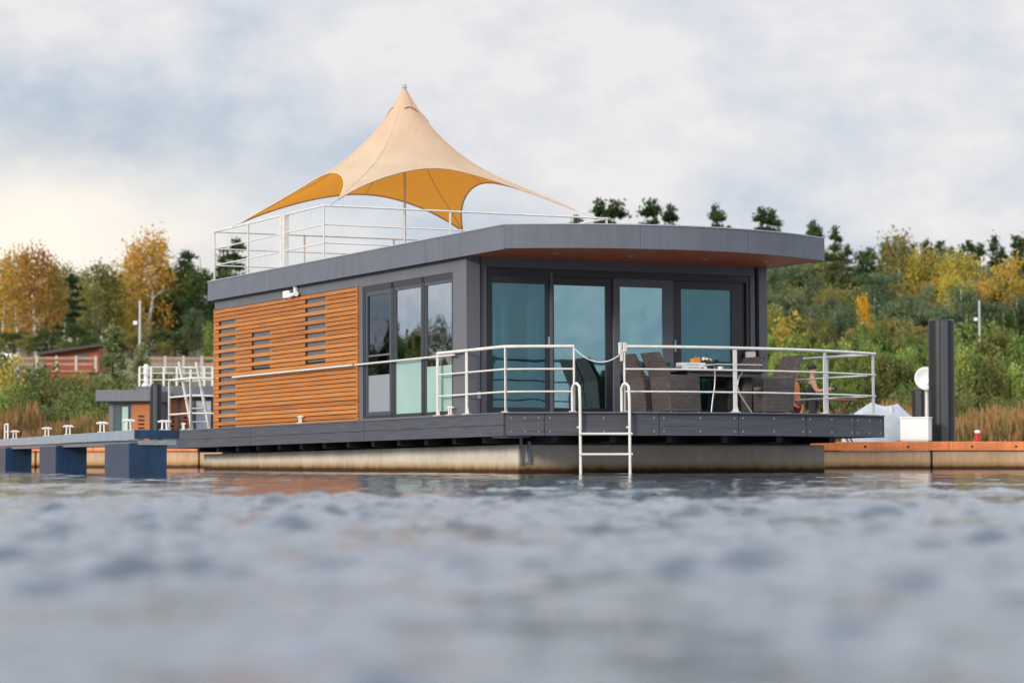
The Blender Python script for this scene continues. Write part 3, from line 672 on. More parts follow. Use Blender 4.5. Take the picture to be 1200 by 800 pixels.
# ================================================================= TENT
def make_tent():
    t = thing('shade_tent', 'cream four-pointed star shade tent with amber underside on the roof terrace', 'tent', BM @ T((3, 10.3, 2.96)))
    zc, zp = 4.16 - 2.96, 6.74 - 2.96
    Rc = math.hypot(2.47, 2.47)
    cs = [Vector((-2.47, -2.47)), Vector((2.47, -2.47)), Vector((2.47, 2.47)), Vector((-2.47, 2.47))]
    m = MB(); NA, NS = 28, 26
    def edge(i, a):
        p, q = cs[i], cs[(i+1) % 4]; mid = (p+q)/2; ctl = mid.normalized() * (.76, .92, 1.35, .80)[i]
        # cubic-like pull so the arms end in slim points
        a2 = a
        return p*(1-a2)**2 + ctl*2*a2*(1-a2) + q*a2**2
    rows = []
    for s_ in range(NS+1):
        s = (s_/NS)
        row = []
        for i in range(4):
            for k in range(NA):
                p = edge(i, k/NA) * s; r = p.length / Rc
                z = zc + (zp-zc) * (.6*(1-r) + .4*(1-r)**5)
                e = k/NA
                sag = -.10 * math.sin(math.pi*e)**2 * s + .012*math.sin(7*e+i)*math.sin(9*s)
                row.append((p.x, p.y, z + sag))
        rows.append(row)
    n = 4*NA; vs = [v for r_ in rows for v in r_]
    fs = [(j*n+i, (j+1)*n+i, (j+1)*n+(i+1)%n, j*n+(i+1)%n) for j in range(NS) for i in range(n)]
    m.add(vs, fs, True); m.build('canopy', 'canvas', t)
    # hem and seams
    hm = MB()
    for i in range(4):
        pts = []
        for k in range(NA+1):
            pts.append(rows[NS][(i*NA + k) % n])
        hm.tube([(p[0], p[1], p[2]-.012) for p in pts], .016, 6)
    hm.build('hem', 'hem_cloth', t)
    for i in range(0, n, 14):
        MB().tube([(rows[j][i][0], rows[j][i][1], rows[j][i][2]+.004) for j in range(2, NS+1)], .007, 5).build('seam', 'hem_cloth', t)
    sm = MB()
    s_ = 4
    ring = [rows[s_][i] for i in range(n)]
    for a, b in ((10, 20), (30, 42), (60, 74), (88, 100)): MB().tube([(ring[i % n][0]*1.03, ring[i % n][1]*1.03, ring[i % n][2]-.02) for i in range(a, b)], .018, 6).build('vent_flap', 'brown_wood', t)
    MB().tube([(0, 0, .025), (0, 0, zp-.03)], .024, 12).build('mast', 'steel_grey', t)
    MB().cyl((0, 0, 0), .25, .025, 20).build('mast_foot', 'steel_grey', t)
    MB().cyl((0, 0, zp-.05), .05, .07, 12, .03).build('mast_cap', 'galv', t)
    for c in cs:
        MB().tube([(c.x, c.y, zc), (c.x*1.12, c.y*1.12, zc-.16)], .012, 6).build('guy_strap', 'steel_grey', t)
make_tent()

# ================================================================= DECK FURNITURE
DZ = -.018
def make_chair(label):
    t = thing('rattan_armchair', label, 'chair', None, 'rattan armchairs round the deck table')
    # faces +x
    m = MB()
    m.add([(0,-.29,.06),(.60,-.28,.06),(.57,-.27,.64),(-.02,-.29,.66),(0,-.24,.06),(.60,-.23,.06),(.57,-.22,.64),(-.02,-.24,.66)], [(0,1,2,3),(4,7,6,5),(0,4,5,1),(1,5,6,2),(2,6,7,3),(3,7,4,0)])
    m.build('side_panel', 'wicker', t, .012)
    m = MB()
    m.add([(0,.29,.06),(.60,.28,.06),(.57,.27,.64),(-.02,.29,.66),(0,.24,.06),(.60,.23,.06),(.57,.22,.64),(-.02,.24,.66)], [(3,2,1,0),(5,6,7,4),(1,5,4,0),(2,6,5,1),(3,7,6,2),(0,4,7,3)])
    m.build('side_panel', 'wicker', t, .012)
    m = MB(); m.box(.04, -.235, .30, .56, .235, .42); m.box(.52, -.235, .07, .56, .235, .30); m.build('seat', 'wicker', t, .012)
    m = MB(); m.box(.08, -.225, .421, .55, .225, .48); m.build('cushion', 'grey_cushion', t, .02)
    m = MB(); b = [(-.0,-.285,.065),(.07,-.285,.065),(.05,-.285,.62),(-.17,-.27,1.02),(-.24,-.27,1.02),(-.05,-.285,.62)]
    vs = b + [(x, -y, z) for x, y, z in b]
    m.add(vs, [(0,1,2,5),(5,2,3,4),(11,8,7,6),(10,9,8,11),(0,6,7,1),(1,7,8,2),(2,8,9,3),(3,9,10,4),(4,10,11,5),(5,11,6,0)]); m.build('backrest', 'wicker', t, .012)
    for x, y in ((.03,-.26),(.56,-.26),(.03,.26),(.56,.26)): MB().cyl((x, y, 0), .014, .062, 8).build('leg', 'steel_grey', t)
    return t
A = make_chair('brown rattan armchair nearest the rail at the left end of the deck table, facing right')
A.matrix_world = BM @ T((3.02, .34, 0)) 
copy_tree(A, BM @ T((2.94, 1.04, 0)) @ RZ(R(4)), 'rattan armchair at the left end of the deck table, half hidden behind another')
copy_tree(A, BM @ T((5.38, .34, 0)) @ RZ(R(181)), 'rattan armchair at the right end of the deck table backing the starboard rail')
copy_tree(A, BM @ T((5.06, 1.02, 0)) @ RZ(R(187)), 'rattan armchair against the right column under the white wall notice')
def table():
    t = thing('rattan_table', 'brown rattan dining table with dark glass top on the front deck', 'table', BM @ T((4.2, .68, 0)))
    MB().box(-.74, -.48, .715, .74, .48, .735).build('tabletop', 'dark_frame', t, .006)
    m = MB(); m.box(-.70, -.44, .64, .70, .44, .713); m.build('apron', 'wicker', t, .008)
    for x in (-.58, .44):
        for y in (-.30, .22): MB().box(x, y, 0, x+.15, y+.12, .64).build('leg', 'wicker', t, .008)
table()
def side_table():
    t = thing('side_table', 'small light grey folding table with curved metal legs beside the rail', 'table', BM @ T((3.98, -.35, 0)))
    MB().box(-.46, -.22, .795, .42, .22, .815).build('tabletop', 'white_paint', t, .008)
    for y in (0.,):
        MB().tube([(-.36,y,.79),(-.35,y,.62),(-.36,y,.45),(-.40,y,.24),(-.43,y,.012)], .013, 8).build('leg', 'steel_grey', t)
        MB().tube([(.30,y,.79),(.17,y,.70),(.09,y,.58),(.07,y,.46),(.11,y,.34),(.23,y,.18),(.36,y,.012)], .013, 8).build('leg', 'steel_grey', t)
    for x in (-.43, .36): MB().tube([(x,-.18,.012),(x,.18,.012)], .012, 6).build('foot', 'steel_grey', t)
side_table()
TZ = .736
def paper_box():
    t = thing('carton', 'lower long white carton with red mark on the deck table', 'box', BM @ T((3.62, .40, TZ)))
    MB().box(-.24, -.12, 0, .24, .12, .065).build('carton_body', 'mint_white', t, .004)
    MB().box(.12, -.1235, .012, .18, -.1205, .052).build('red_mark', 'red_paint', t)
    MB().box(-.12, -.1235, .045, .08, -.1205, .052).build('printed_line', 'leaf_small', t)
    t = thing('carton', 'upper white carton with green line stacked on the deck table', 'box', BM @ T((3.62, .40, TZ+.067)))
    MB().box(-.22, -.11, 0, .22, .11, .065).build('carton_body', 'mint_white', t, .004)
    MB().box(-.14, -.1135, .028, .10, -.1105, .036).build('printed_line', 'leaf_small', t)
paper_box()
def small_items():
    t = thing('paper_bag', 'orange paper bag standing behind the white cartons on the deck table', 'bag', BM @ T((3.84, .62, TZ)))
    m = MB(); m.add([(-.08,-.05,0),(.08,-.05,0),(.08,.05,0),(-.08,.05,0),(-.07,-.045,.22),(.075,-.045,.235),(.07,.045,.23),(-.075,.045,.215)], [(0,3,2,1),(0,1,5,4),(1,2,6,5),(2,3,7,6),(3,0,4,7),(4,5,6,7)]); m.build('bag_body', 'orange_soft', t, .008)
    MB().tube([(-.03,-.046,.2),(-.03,-.05,.26),(.03,-.05,.26),(.03,-.046,.2)], .004, 5).build('bag_handle', 'orange_soft', t)
    t = thing('flower_vase', 'vase with white and red flowers on the deck table', 'vase', BM @ T((4.05, .62, TZ)))
    MB().lathe((0,0,0), [(.0,0),(.035,0),(.045,.05),(.03,.09),(.034,.11)], 14).build('vase_body', 'green_glass', t)
    rnd = random.Random(3); m = MB(); 
    for k in range(14): a = rnd.random()*6.28; r = .06*rnd.random(); m.tube([(0,0,.08),(r*math.cos(a),r*math.sin(a),.19)], .003, 4)
    for k in range(26):
        a = rnd.random()*6.28; r = .08*rnd.random(); z = .12+.07*rnd.random(); c = Vector((r*math.cos(a), r*math.sin(a), z)); d = Vector((rnd.uniform(-1,1), rnd.uniform(-1,1), rnd.uniform(-1,1))).normalized()*.025; e = d.orthogonal().normalized()*.012
        m.add([c-d, c+e, c+d, c-e], [(0,1,2,3)])
    m.build('foliage', 'leaf_small', t)
    for k, (x, y, z, mm) in enumerate(((-.07,-.02,.20,'white_petal'),(-.03,.03,.225,'white_petal'),(-.01,-.04,.21,'white_petal'),(.035,0,.215,'red_petal'),(.07,-.01,.20,'white_petal'),(.085,-.03,.175,'red_petal'))):
        m = MB(); m.lathe((x,y,z), [(0,-.02),(.022,-.015),(.03,.0),(.024,.014),(.012,.02),(0,.016)], 10); m.build('flower', mm, t)
    t = thing('coffee_cup', 'small white cup beside the flower vase on the deck table', 'cup', BM @ T((4.16, .36, TZ)))
    MB().lathe((0,0,0), [(0,.002),(.06,.004),(.065,.012),(.03,.014),(.034,.05),(.042,.075),(.039,.075),(.03,.03),(0,.022)], 16).build('cup_body', 'white_plastic', t)
    MB().tube([(.038,0,.062),(.062,0,.055),(.058,0,.03),(.034,0,.028)], .005, 6).build('cup_handle', 'white_plastic', t)
    t = thing('potted_plant', 'small leafy plant in a green pot on the left end of the deck table', 'plant', BM @ T((3.52, .98, TZ)))
    MB().lathe((0,0,0), [(0,0),(.04,0),(.055,.09),(.05,.09),(.045,.07),(0,.07)], 14).build('pot', 'green_glass', t)
    m = MB()
    for k in range(60):
        c = Vector((rnd.gauss(0,.035), rnd.gauss(0,.035), .13+rnd.gauss(0,.035))); d = Vector((rnd.uniform(-1,1), rnd.uniform(-1,1), rnd.uniform(-1,1))).normalized()*.03; e = d.orthogonal().normalized()*.014
        m.add([c-d, c+e, c+d, c-e], [(0,1,2,3)])
    m.tube([(0,0,.06),(0,0,.14)], .006, 5); m.build('foliage', 'leaf_small', t)
small_items()
# interior furniture seen through the panes
def interior():
    t = thing('dining_table', 'oak dining table with splayed leg inside the cabin behind the door glass', 'table', BM @ T((3.35, 3.55, .012)))
    MB().box(-.85, -.42, .72, .85, .42, .75).build('tabletop', 'oak', t, .006)
    for x in (-.72, .72):
        for y in (-.32, .32): MB().tube([(x*.85, y*.85, .72), (x, y, 0)], [.04, .025], 8).build('leg', 'oak', t)
    def dchair(lbl, m_seat, M):
        t = thing('dining_chair', lbl, 'chair', M, 'dining chairs inside the cabin')
        m = MB(); vs = []
        for i in range(9):
            a = -1.1 + 2.2*i/8
            for z, r in ((.42, .22), (.60, .26), (.86, .27)): vs.append((-r*math.cos(a)+.04, r*math.sin(a), z + (-.10*abs(a)**2 if z > .8 else 0)))
        m.add(vs, [(3*i+j, 3*i+3+j, 3*i+4+j, 3*i+1+j) for i in range(8) for j in range(2)], True)
        o = m.build('shell', m_seat, t); s = o.modifiers.new('s', 'SOLIDIFY'); s.thickness = .03
        MB().box(-.18, -.21, .40, .24, .21, .45).build('seat', m_seat, t, .02)
        for x, y in ((-.18,-.18),(.2,-.18),(-.18,.18),(.2,.18)): MB().tube([(x*.5, y*.5, .40), (x*1.15, y*1.15, 0)], .016, 6).build('leg', 'black_fabric', t)
        return t
    dchair('black shell chair inside the cabin left of the oak table', 'black_fabric', BM @ T((2.25, 3.0, .012)) @ RZ(R(20)))
    dchair('khaki shell chair inside the cabin at the near side of the oak table', 'khaki', BM @ T((2.98, 2.75, .012)) @ RZ(R(90)))
interior()

# ================================================================= BLUE FINGER JETTY (left)
def finger():
    N0 = Vector((-5.35, 38, 0)); d = Vector((-.277, .961, 0)); e = Vector((.961, .277, 0))
    M = Matrix(((e.x, d.x, 0, N0.x), (e.y, d.y, 0, N0.y), (0, 0, 1, 0), (0, 0, 0, 1)))
    t = thing('finger_jetty', 'pale blue steel finger jetty on navy box floats at the left edge', 'jetty', M)
    zt = .643
    MB().box(0, .03, zt-.14, .015, 26, zt).build('edge_channel', 'jetty_top', t)
    o = MB().box(-.02, .0, zt-.14, -.001, 26, zt).build('edge_channel', 'jetty_top', t)
    MB().box(0, 0, zt-.125, .64, .028, zt).build('end_plate', 'navy', t)
    m = MB(); m.box(.016, .03, zt-.10, .62, 26, zt-.012); m.build('walkway', 'navy', t)
    m = MB()
    for k in range(40): m.box(.016, .1+.65*k, zt-.011, .62, .1+.65*k+.62, zt-.003)
    m.build('tread_plate', 'galv', t)
    MB().box(.05, .02, .43, .60, 26, .50).build('lower_beam', 'galv', t)
    for i, v in enumerate((.05, 9.2, 18.4)):
        m = MB(); m.box(-.075, v, -.35, .47, v+2.6, .46); m.build('float_box', 'navy', t, .012)
    for v in (1.2, 4.15, 8.65, 12.0, 18.0): 
        o = cleat_mb(1.15).build('cleat', 'white_paint', t); o.location = (.08, v, zt); o.scale = (.62, .8, 1)
    o = cleat_mb(1.0).build('cleat', 'white_paint', t); o.location = (.50, .5, zt); o.scale = (.75, .8, 1)
    m = MB(); m.tube([(.12,19.9,zt),(.12,19.9,zt+.32)], .02, 8); m.tube([(.12,20.6,zt),(.12,20.6,zt+.32)], .02, 8); m.tube([(.12,19.9,zt+.32),(.12,20.6,zt+.32)], .02, 8); m.tube([(.12,19.9,zt+.16),(.12,20.6,zt+.16)], .015, 8); m.build('grab_rail', 'white_paint', t)
finger()
# ================================================================= LONG TIMBER-EDGED JETTY behind
JA = Vector((-20.0, 68.5, 0)); JB = Vector((30.0, 51.5, 0))
JD = (JB-JA).normalized(); JL = (JB-JA).length
JM = T(JA) @ RZ(math.atan2(JD.y, JD.x))
def jetty():
    t = thing('floating_jetty', 'long concrete floating jetty with orange timber edge behind the houseboat', 'jetty', JM)
    k = 0; x = 0.
    while x < JL - 1:
        L = 4.4; o = MB().box(x+.02, 0, -.4, x+L-.02, 2.2, .40).build('concrete_float', 'concrete_warm', t, .03); x += L
    x = 0.; xs_end = 33.2
    while x < xs_end - .1:
        L = min(5.2, xs_end - x); b = MB().box(x+.004, -.06, .405, x+L-.004, .10, .60).build('edge_timber', 'orange_paint', t, .008)
        q = x+.5
        while q < x+L-.2: MB().tube([(q, -.066, .49), (q, -.058, .49)], .028, 10).build('bolt', 'black_steel', b); q += .95
        x += L
    m = MB(); m.box(xs_end, -.05, .42, JL, .08, .60); b = m.build('steel_edge', 'galv', t); q = xs_end+.4
    while q < JL-.3: MB().tube([(q, -.062, .52), (q, -.048, .52)], .05, 10).build('bolt', 'galv', b); q += .55
    m = MB(); x = .0
    while x < JL: m.box(x, .104, .56, x+.137, 2.2, .60); x += .145
    m.build('planking', 'fence_wood', t)
jetty()
def J(x, y=0., z=.60): return JM @ Vector((x, y, z))
def jat(pxx, off):      # point on the jetty deck at photo column pxx
    lo, hi = 0., JL
    for _ in range(50):
        mid = (lo+hi)/2; p = J(mid, off)
        if 600 + F*p.x/p.y > pxx: hi = mid
        else: lo = mid
    return J(lo, off)
# black mooring pile (photo right)
def pile(x, Y, ztop, r, label):
    t = thing('mooring_pile', label, 'pile', T((px(x, Y), Y, 0)))
    n = 28; m = MB(); m.cyl((0,0,-1.2), r, ztop+1.2, n); m.build('tube', 'black_steel', t)
    m = MB(); m.box(-.06*r/.3, -r-.035, -1.0, .10*r/.3, -r+.02, ztop-.02); m.build('light_facet', 'sash_grey', t, .01)  # light facet of the tube, put in as a paler grey strip
    m = MB(); m.cyl((0,0,ztop), r*.98, .03, n, r*.9); m.build('cap', 'black_steel', t)
pj = jat(1103.5, 2.6)
pile(1103.5, pj.y, pz(376, pj.y), .295, 'tall thick black mooring pile standing behind the jetty at the right')
pile(183, 84, pz(451, 84), .17, 'black mooring pile between the two small cabins at the left')
pile(1076, 74, pz(457, 74), .17, 'short black mooring pile left of the tall pile, below the white dish')
# red post with white cap
p = jat(1145, .5)
t = thing('marker_post', 'short red marker post with white cap on the timber jetty', 'post', T(p))
MB().cyl((0,0,0), .055, .19, 14).build('shaft', 'red_paint', t); MB().lathe((0,0,.19), [(.06,0),(.06,.045),(.04,.06),(0,.065)], 14).build('cap', 'white_plastic', t)
# white cabinet, tarp-covered boat, dish
p = jat(1073, 1.6)
t = thing('service_cabinet', 'white service cabinet on the jetty at the foot of the tall black pile', 'cabinet', T(p) @ RZ(R(-18.8)))
MB().box(-.32, -.2, .03, .32, .25, .53).build('cabinet_body', 'white_plastic', t, .02); MB().box(-.34, -.22, .53, .34, .27, .56).build('lid', 'white_plastic', t, .01)
MB().box(-.27, -.207, .07, .27, -.2, .49).build('door', 'mint_white', t); MB().box(-.3, -.18, 0, .3, .22, .03).build('plinth', 'steel_grey', t)
Yd = 72.
t = thing('satellite_dish', 'round white satellite dish on a thin pole behind the tall black pile', 'dish', T((px(1086, Yd), Yd, 0)))
MB().tube([(0,0,-.3),(0,0,pz(440, Yd))], .045, 10).build('pole', 'white_paint', t)
m = MB(); rr_ = .30; m.lathe((0,0,0), [(0,.0),(rr_*.4,.015),(rr_*.75,.05),(rr_,.10),(rr_+.012,.095),(rr_*.75,.03),(rr_*.4,-.01),(0,-.02)], 28, T((-.05,-.14,pz(444, Yd))) @ Matrix.Rotation(R(84), 4, 'X')); m.build('reflector', 'dish', t)
MB().tube([(-.05,-.14,pz(444,Yd)-.28),(-.05,-.55,pz(444,Yd)-.18)], .012, 6).build('feed_arm', 'steel_grey', t)
MB().cyl((-.05,-.57,pz(444,Yd)-.2), .03, .08, 10).build('feed_horn', 'steel_grey', t)
def covered_boat():
    Y = 67.5; x0, x1 = px(992, Y), px(1082, Y); W = x1-x0
    t = thing('motorboat', 'small motorboat under a pale grey tarpaulin moored behind the jetty', 'boat', T((x0, Y, 0)) @ RZ(R(-16)))
    m = MB(); vs = []; n = 12
    for i in range(n+1):
        f = i/n; x = f*W; w_ = .75*(1-(max(0, (f-.55)/.45))**2.2); sheer = .62+.16*f*f
        vs += [(x, -w_, sheer), (x, -w_*.8, 0), (x, 0, -.2), (x, w_*.8, 0), (x, w_, sheer)]
    m.add(vs, [(5*i+j, 5*i+5+j, 5*i+6+j, 5*i+1+j) for i in range(n) for j in range(4)] + [(0,1,2,3,4)], True); m.build('hull', 'mint_white', t)
    m = MB(); vs = []; rnd = random.Random(4)
    for i in range(n+1):
        f = i/n; x = f*W; w_ = .79*(1-(max(0, (f-.55)/.45))**2.2)+.01; sheer = .60+.16*f*f
        top = 1.22 + .38*math.sin(math.pi*min(1, f*1.05)) + rnd.uniform(-.07, .07)
        for j in range(7): a = j/6*math.pi; vs.append((x, -w_*math.cos(a), sheer + (top-sheer)*math.sin(a)**.7 + rnd.uniform(-.03,.03)))
    m.add(vs, [(7*i+j, 7*i+7+j, 7*i+8+j, 7*i+1+j) for i in range(n) for j in range(6)], True); m.build('tarpaulin', 'tarp', t)
    MB().tube([(W*.62, -.5, .5), (W*.62, -.5, 1.55)], .05, 8).build('stanchion', 'white_paint', t)
    m = MB(); m.lathe((.18,-.4,1.22), [(0,-.14),(.12,-.10),(.17,0),(.12,.10),(0,.14)], 12); m.build('fender', 'blue_tarp', t)
covered_boat()
# ================================================================= PEOPLE
def person(label, pos, yaw, H, joints, radii, edges, top_m, parts):
    """body = one skinned surface; clothing = shells over it"""
    t = thing('person', label, 'person', T(pos) @ RZ(yaw))
    def skin(name, ids, eds, rad, m, lv=2):
        idx = {k: i for i, k in enumerate(ids)}
        me = bpy.data.meshes.new(name); me.from_pydata([joints[k] for k in ids], [(idx[a], idx[b]) for a, b in eds], []); me.update()
        o = bpy.data.objects.new(name, me); C.collection.objects.link(o); o.parent = t; me.materials.append(MATS[m])
        s = o.modifiers.new('skin', 'SKIN'); s.use_smooth_shade = True
        sv = me.skin_vertices[0].data
        for k, i in idx.items(): r = rad[k]; sv[i].radius = r if isinstance(r, tuple) else (r, r); sv[i].use_root = (i == 0)
        u = o.modifiers.new('sub', 'SUBSURF'); u.levels = lv; u.render_levels = lv
        return o
    skin('body', list(joints), edges, radii, 'skin')
    for (name, ids, eds, grow, m) in parts:
        skin(name, ids, eds, {k: ((radii[k][0]+grow, radii[k][1]+grow) if isinstance(radii[k], tuple) else radii[k]+grow) for k in ids}, m)
    return t
def folk():
    J1 = {'pel': (0,0,.93), 'waist': (0,.01,1.08), 'chest': (0,.0,1.30), 'nk0': (0,0,1.43), 'nk': (0,.01,1.49), 'hd0': (.02,.01,1.56), 'hd': (.02,.01,1.66), 'cr': (.015,.01,1.72),
          'sL': (0,.17,1.38), 'eL': (.10,.22,1.12), 'wL': (.33,.17,1.16), 'hL': (.42,.15,1.18), 'sR': (0,-.17,1.38), 'eR': (.12,-.22,1.13), 'wR': (.36,-.19,1.17), 'hR': (.45,-.16,1.19),
          'hpL': (0,.09,.90), 'kL': (.03,.11,.50), 'aL': (0,.12,.09), 'tL': (.15,.13,.05), 'hpR': (0,-.09,.90), 'kR': (.02,-.11,.50), 'aR': (0,-.12,.09), 'tR': (.15,-.13,.05)}
    r1 = {'pel': (.12,.14), 'waist': (.11,.13), 'chest': (.12,.16), 'nk0': .07, 'nk': .052, 'hd0': .072, 'hd': (.095,.078), 'cr': .05, 'sL': .06, 'eL': .043, 'wL': .030, 'hL': .033, 'sR': .06, 'eR': .043, 'wR': .030, 'hR': .033,
          'hpL': .092, 'kL': .062, 'aL': .042, 'tL': .04, 'hpR': .092, 'kR': .062, 'aR': .042, 'tR': .04}
    E1 = [('pel','waist'),('waist','chest'),('chest','nk0'),('nk0','nk'),('nk','hd0'),('hd0','hd'),('hd','cr'),('chest','sL'),('sL','eL'),('eL','wL'),('wL','hL'),('chest','sR'),('sR','eR'),('eR','wR'),('wR','hR'),
          ('pel','hpL'),('hpL','kL'),('kL','aL'),('aL','tL'),('pel','hpR'),('hpR','kR'),('kR','aR'),('aR','tR')]
    def cl(col_top, col_leg, short):
        arms = [('chest','sL'),('chest','sR')]; ids = ['waist','pel','chest','nk0','sL','sR']
        if not short: arms += [('sL','eL'),('sR','eR'),('eL','wL'),('eR','wR')]; ids += ['eL','eR','wL','wR']
        return [('top', ids, [('pel','waist'),('waist','chest'),('chest','nk0')] + arms, .016, col_top),
                ('trousers', ['pel','hpL','kL','aL','hpR','kR','aR'], [('pel','hpL'),('hpL','kL'),('kL','aL'),('pel','hpR'),('hpR','kR'),('kR','aR')], .014, col_leg)]
    def hair_shoes(t, joints):
        c = joints['hd']; m = MB()
        n = 12; vs = []
        for i in range(7):
            ph = math.pi*.62*i/6
            for j in range(n): a = 2*math.pi*j/n; vs.append((c[0]-.022 + .104*math.sin(ph)*math.cos(a), c[1] + .094*math.sin(ph)*math.sin(a), c[2]+.015 + .10*math.cos(ph)))
        m.add(vs, [(i*n+j, (i+1)*n+j, (i+1)*n+(j+1)%n, i*n+(j+1)%n) for i in range(6) for j in range(n)], True); m.build('hair', 'hair', t)
        m = MB(); m.lathe((c[0]+.10, c[1], c[2]-.03), [(0,-.015),(.012,-.01),(.014,0),(.004,.03)], 8); m.build('nose', 'skin', t)
        for s in (-1, 1):
            m = MB(); m.lathe((c[0]+.085, c[1]+s*.032, c[2]), [(0,-.011),(.010,0),(0,.011)], 8); m.build('eye', 'hair', t)
            m = MB(); k = 'aL' if s > 0 else 'aR'; q = joints[k]; m.lathe((q[0]+.06, q[1], 0), [(0,0),(.055,0),(.06,.04),(.04,.08),(0,.09)], 12, T((q[0]+.06,q[1],0)) @ Matrix.Diagonal((2.2,1,1,1)) @ T((-q[0]-.06,-q[1],0))); m.build('shoe', 'trousers', t)
        # fingers
        for k, s in (('hL', 1), ('hR', -1)):
            q = Vector(joints[k]); m = MB()
            for f_ in range(4): o_ = (f_-1.5)*.019; L_ = (.062,.072,.068,.052)[f_]; m.tube([q+Vector((.01,o_,.01)), q+Vector((.01+L_*.5,o_*1.15,.004)), q+Vector((.01+L_*.85,o_*1.15,-.018))], [.011,.009,.007], 6)
            m.tube([q+Vector((-.015,-s*.025,0)), q+Vector((.02,-s*.048,.008)), q+Vector((.045,-s*.045,.004))], [.012,.010,.008], 6); m.build('fingers', 'skin', t)
    p = jat(952, .9)
    t = person('person with dark hair and dark vest holding a small black device, on the jetty', p, R(-12), 1.72, J1, r1, E1, None, cl('vest', 'trousers', True)); hair_shoes(t, J1)
    q = t.matrix_world @ Vector((.50, -.0, 1.20)); d = thing('camera_device', 'small black device held out by the dark vested person', 'camera', T(q))
    MB().box(-.045, -.13, -.05, .035, .13, .045).build('device_body', 'black_fabric', d, .012); MB().cyl((0,0,0), .032, .06, 14, None, Matrix.Rotation(R(90), 4, 'Y')).build('lens', 'black_steel', d)
    J2 = dict(J1); r2 = dict(r1)
    for k in list(J2): x, y, z = J2[k]; J2[k] = (x, y, z*.95)
    J2['eL'] = (-.02,.24,1.05); J2['wL'] = (.08,.22,.85); J2['hL'] = (.11,.21,.78); J2['eR'] = (-.02,-.24,1.05); J2['wR'] = (.10,-.20,.86); J2['hR'] = (.14,-.17,.80)
    p = jat(930, 1.3)
    t = person('person in an orange top and dark red trousers behind the right rattan chair', p, R(-30), 1.64, J2, r2, E1, None, cl('orange_shirt', 'red_trousers', False)); hair_shoes(t, J2)
folk()
p = jat(979, 1.2)
t = thing('trestle_table', 'brown wooden trestle table with crossed legs on the jetty beside the people', 'table', T(p) @ RZ(R(-18)))
MB().box(-.30, -.3, .93, .42, .3, .97).build('tabletop', 'brown_wood', t, .006)
for y in (-.24, .24):
    MB().tube([(-.24, y, .93), (.34, y, .0)], .025, 6).build('leg', 'brown_wood', t); MB().tube([(.30, y+.03, .93), (-.26, y+.03, .0)], .025, 6).build('leg', 'brown_wood', t)
MB().tube([(.05,-.24,.47),(.05,.27,.47)], .02, 6).build('stretcher', 'brown_wood', t)

# ================================================================= SMALL CABINS at left
def cabins():
    Y = 86.; s = Y/F
    x0, x1 = px(112, Y), px(177, Y); t = thing('floating_cabin', 'small grey roofed floating cabin with green curtained window left of the black pile', 'houseboat', T((x0, Y, 0)) @ RZ(R(-8)))
    W = x1-x0+.02; zr = pz(457, Y); zb = pz(470, Y); dz = .55
    MB().box(0, 0, zb, W, 4.2, zr).build('roof', 'anthracite', t, .01)
    MB().box(.34, .35, dz, W-.1, 4.0, zb).build('wall', 'anthracite_wall', t)
    MB().box(.25, .1, -.3, W+.3, 4.2, dz-.08).build('hull', 'concrete_warm', t); MB().box(.1, -.1, dz-.08, W+.3, 4.2, dz).build('deck', 'deck_board', t)
    wl = MB().box(.50, .315, dz+.05, 1.03, .345, zb-.12).build('window', 'dark_frame', t)
    MB().box(.55, .305, dz+.09, .76, .313, zb-.17).build('pane', 'cabin_glass', wl); MB().box(.79, .305, dz+.09, .99, .313, zb-.17).build('curtained_pane', 'cabin_curtain', wl)
    cl = MB().box(1.12, .30, dz+.02, 1.70, .348, zb-.03).build('wood_panel', 'cabin_wood', t)
    for k in range(8): MB().box(1.33, .292, dz+.12+k*.125, 1.53, .299, dz+.18+k*.125).build('vent_slot', 'black_void', cl)
    Y2 = 88.; x0, x1 = px(187, Y2), px(262, Y2)
    t = thing('floating_cabin', 'small grey roofed floating cabin with white terrace rail right of the black pile', 'houseboat', T((x0, Y2, 0)))
    W = x1-x0; zr = pz(452, Y2); zb = pz(465, Y2)
    MB().box(-.3, 0, zb, W, 5, zr).build('roof', 'anthracite', t, .01); MB().box(.05, .3, dz, W-.1, 4.8, zb).build('wall', 'anthracite_wall', t)
    MB().box(-.2, .1, -.3, W, 4.8, dz-.08).build('hull', 'concrete_warm', t); MB().box(-.3, -.2, dz-.08, W, 4.9, dz).build('deck', 'deck_board', t)
    for a, b in ((.18, .56), (.66, .98)):
        cl = MB().box(a, .25, dz+.02, b, .298, zb-.02).build('wood_panel', 'cabin_wood', t)
        for k in range(7): MB().box(a+.10, .242, dz+.15+k*.14, b-.10, .249, dz+.21+k*.14).build('vent_slot', 'black_void', cl)
    wl = MB().box(1.12, .26, dz+.05, 1.72, .298, zb-.08).build('window', 'dark_frame', t); MB().box(1.17, .25, dz+.1, 1.66, .258, zb-.13).build('pane', 'tarp', wl)
    m = MB(); zt = zr+.62
    for z in (zt, zr+.42, zr+.2): m.tube([(-.68,.1,z),(W,.1,z)], .02, 6); m.tube([(-.68,.1,z),(-.68,3.5,z)], .02, 6)
    for x in (-.68, -.30, .12, .55, 1.0, 1.45, 1.72): m.box(x-.035, .07, zr-.02, x+.035, .12, zt)
    m.build('terrace_rail', 'white_paint', t)
    MB().box(-.78, 0, zr-.16, -.3, 4, zr-.01).build('roof_extension', 'anthracite', t)
    m = MB(); m.lathe((-.52,.5,zr), [(.14,0),(.13,.06),(.07,.12),(.075,.35),(.09,.5),(.085,.66),(.05,.72),(0,.73)], 14); m.build('roof_vent', 'white_plastic', t)
cabins()
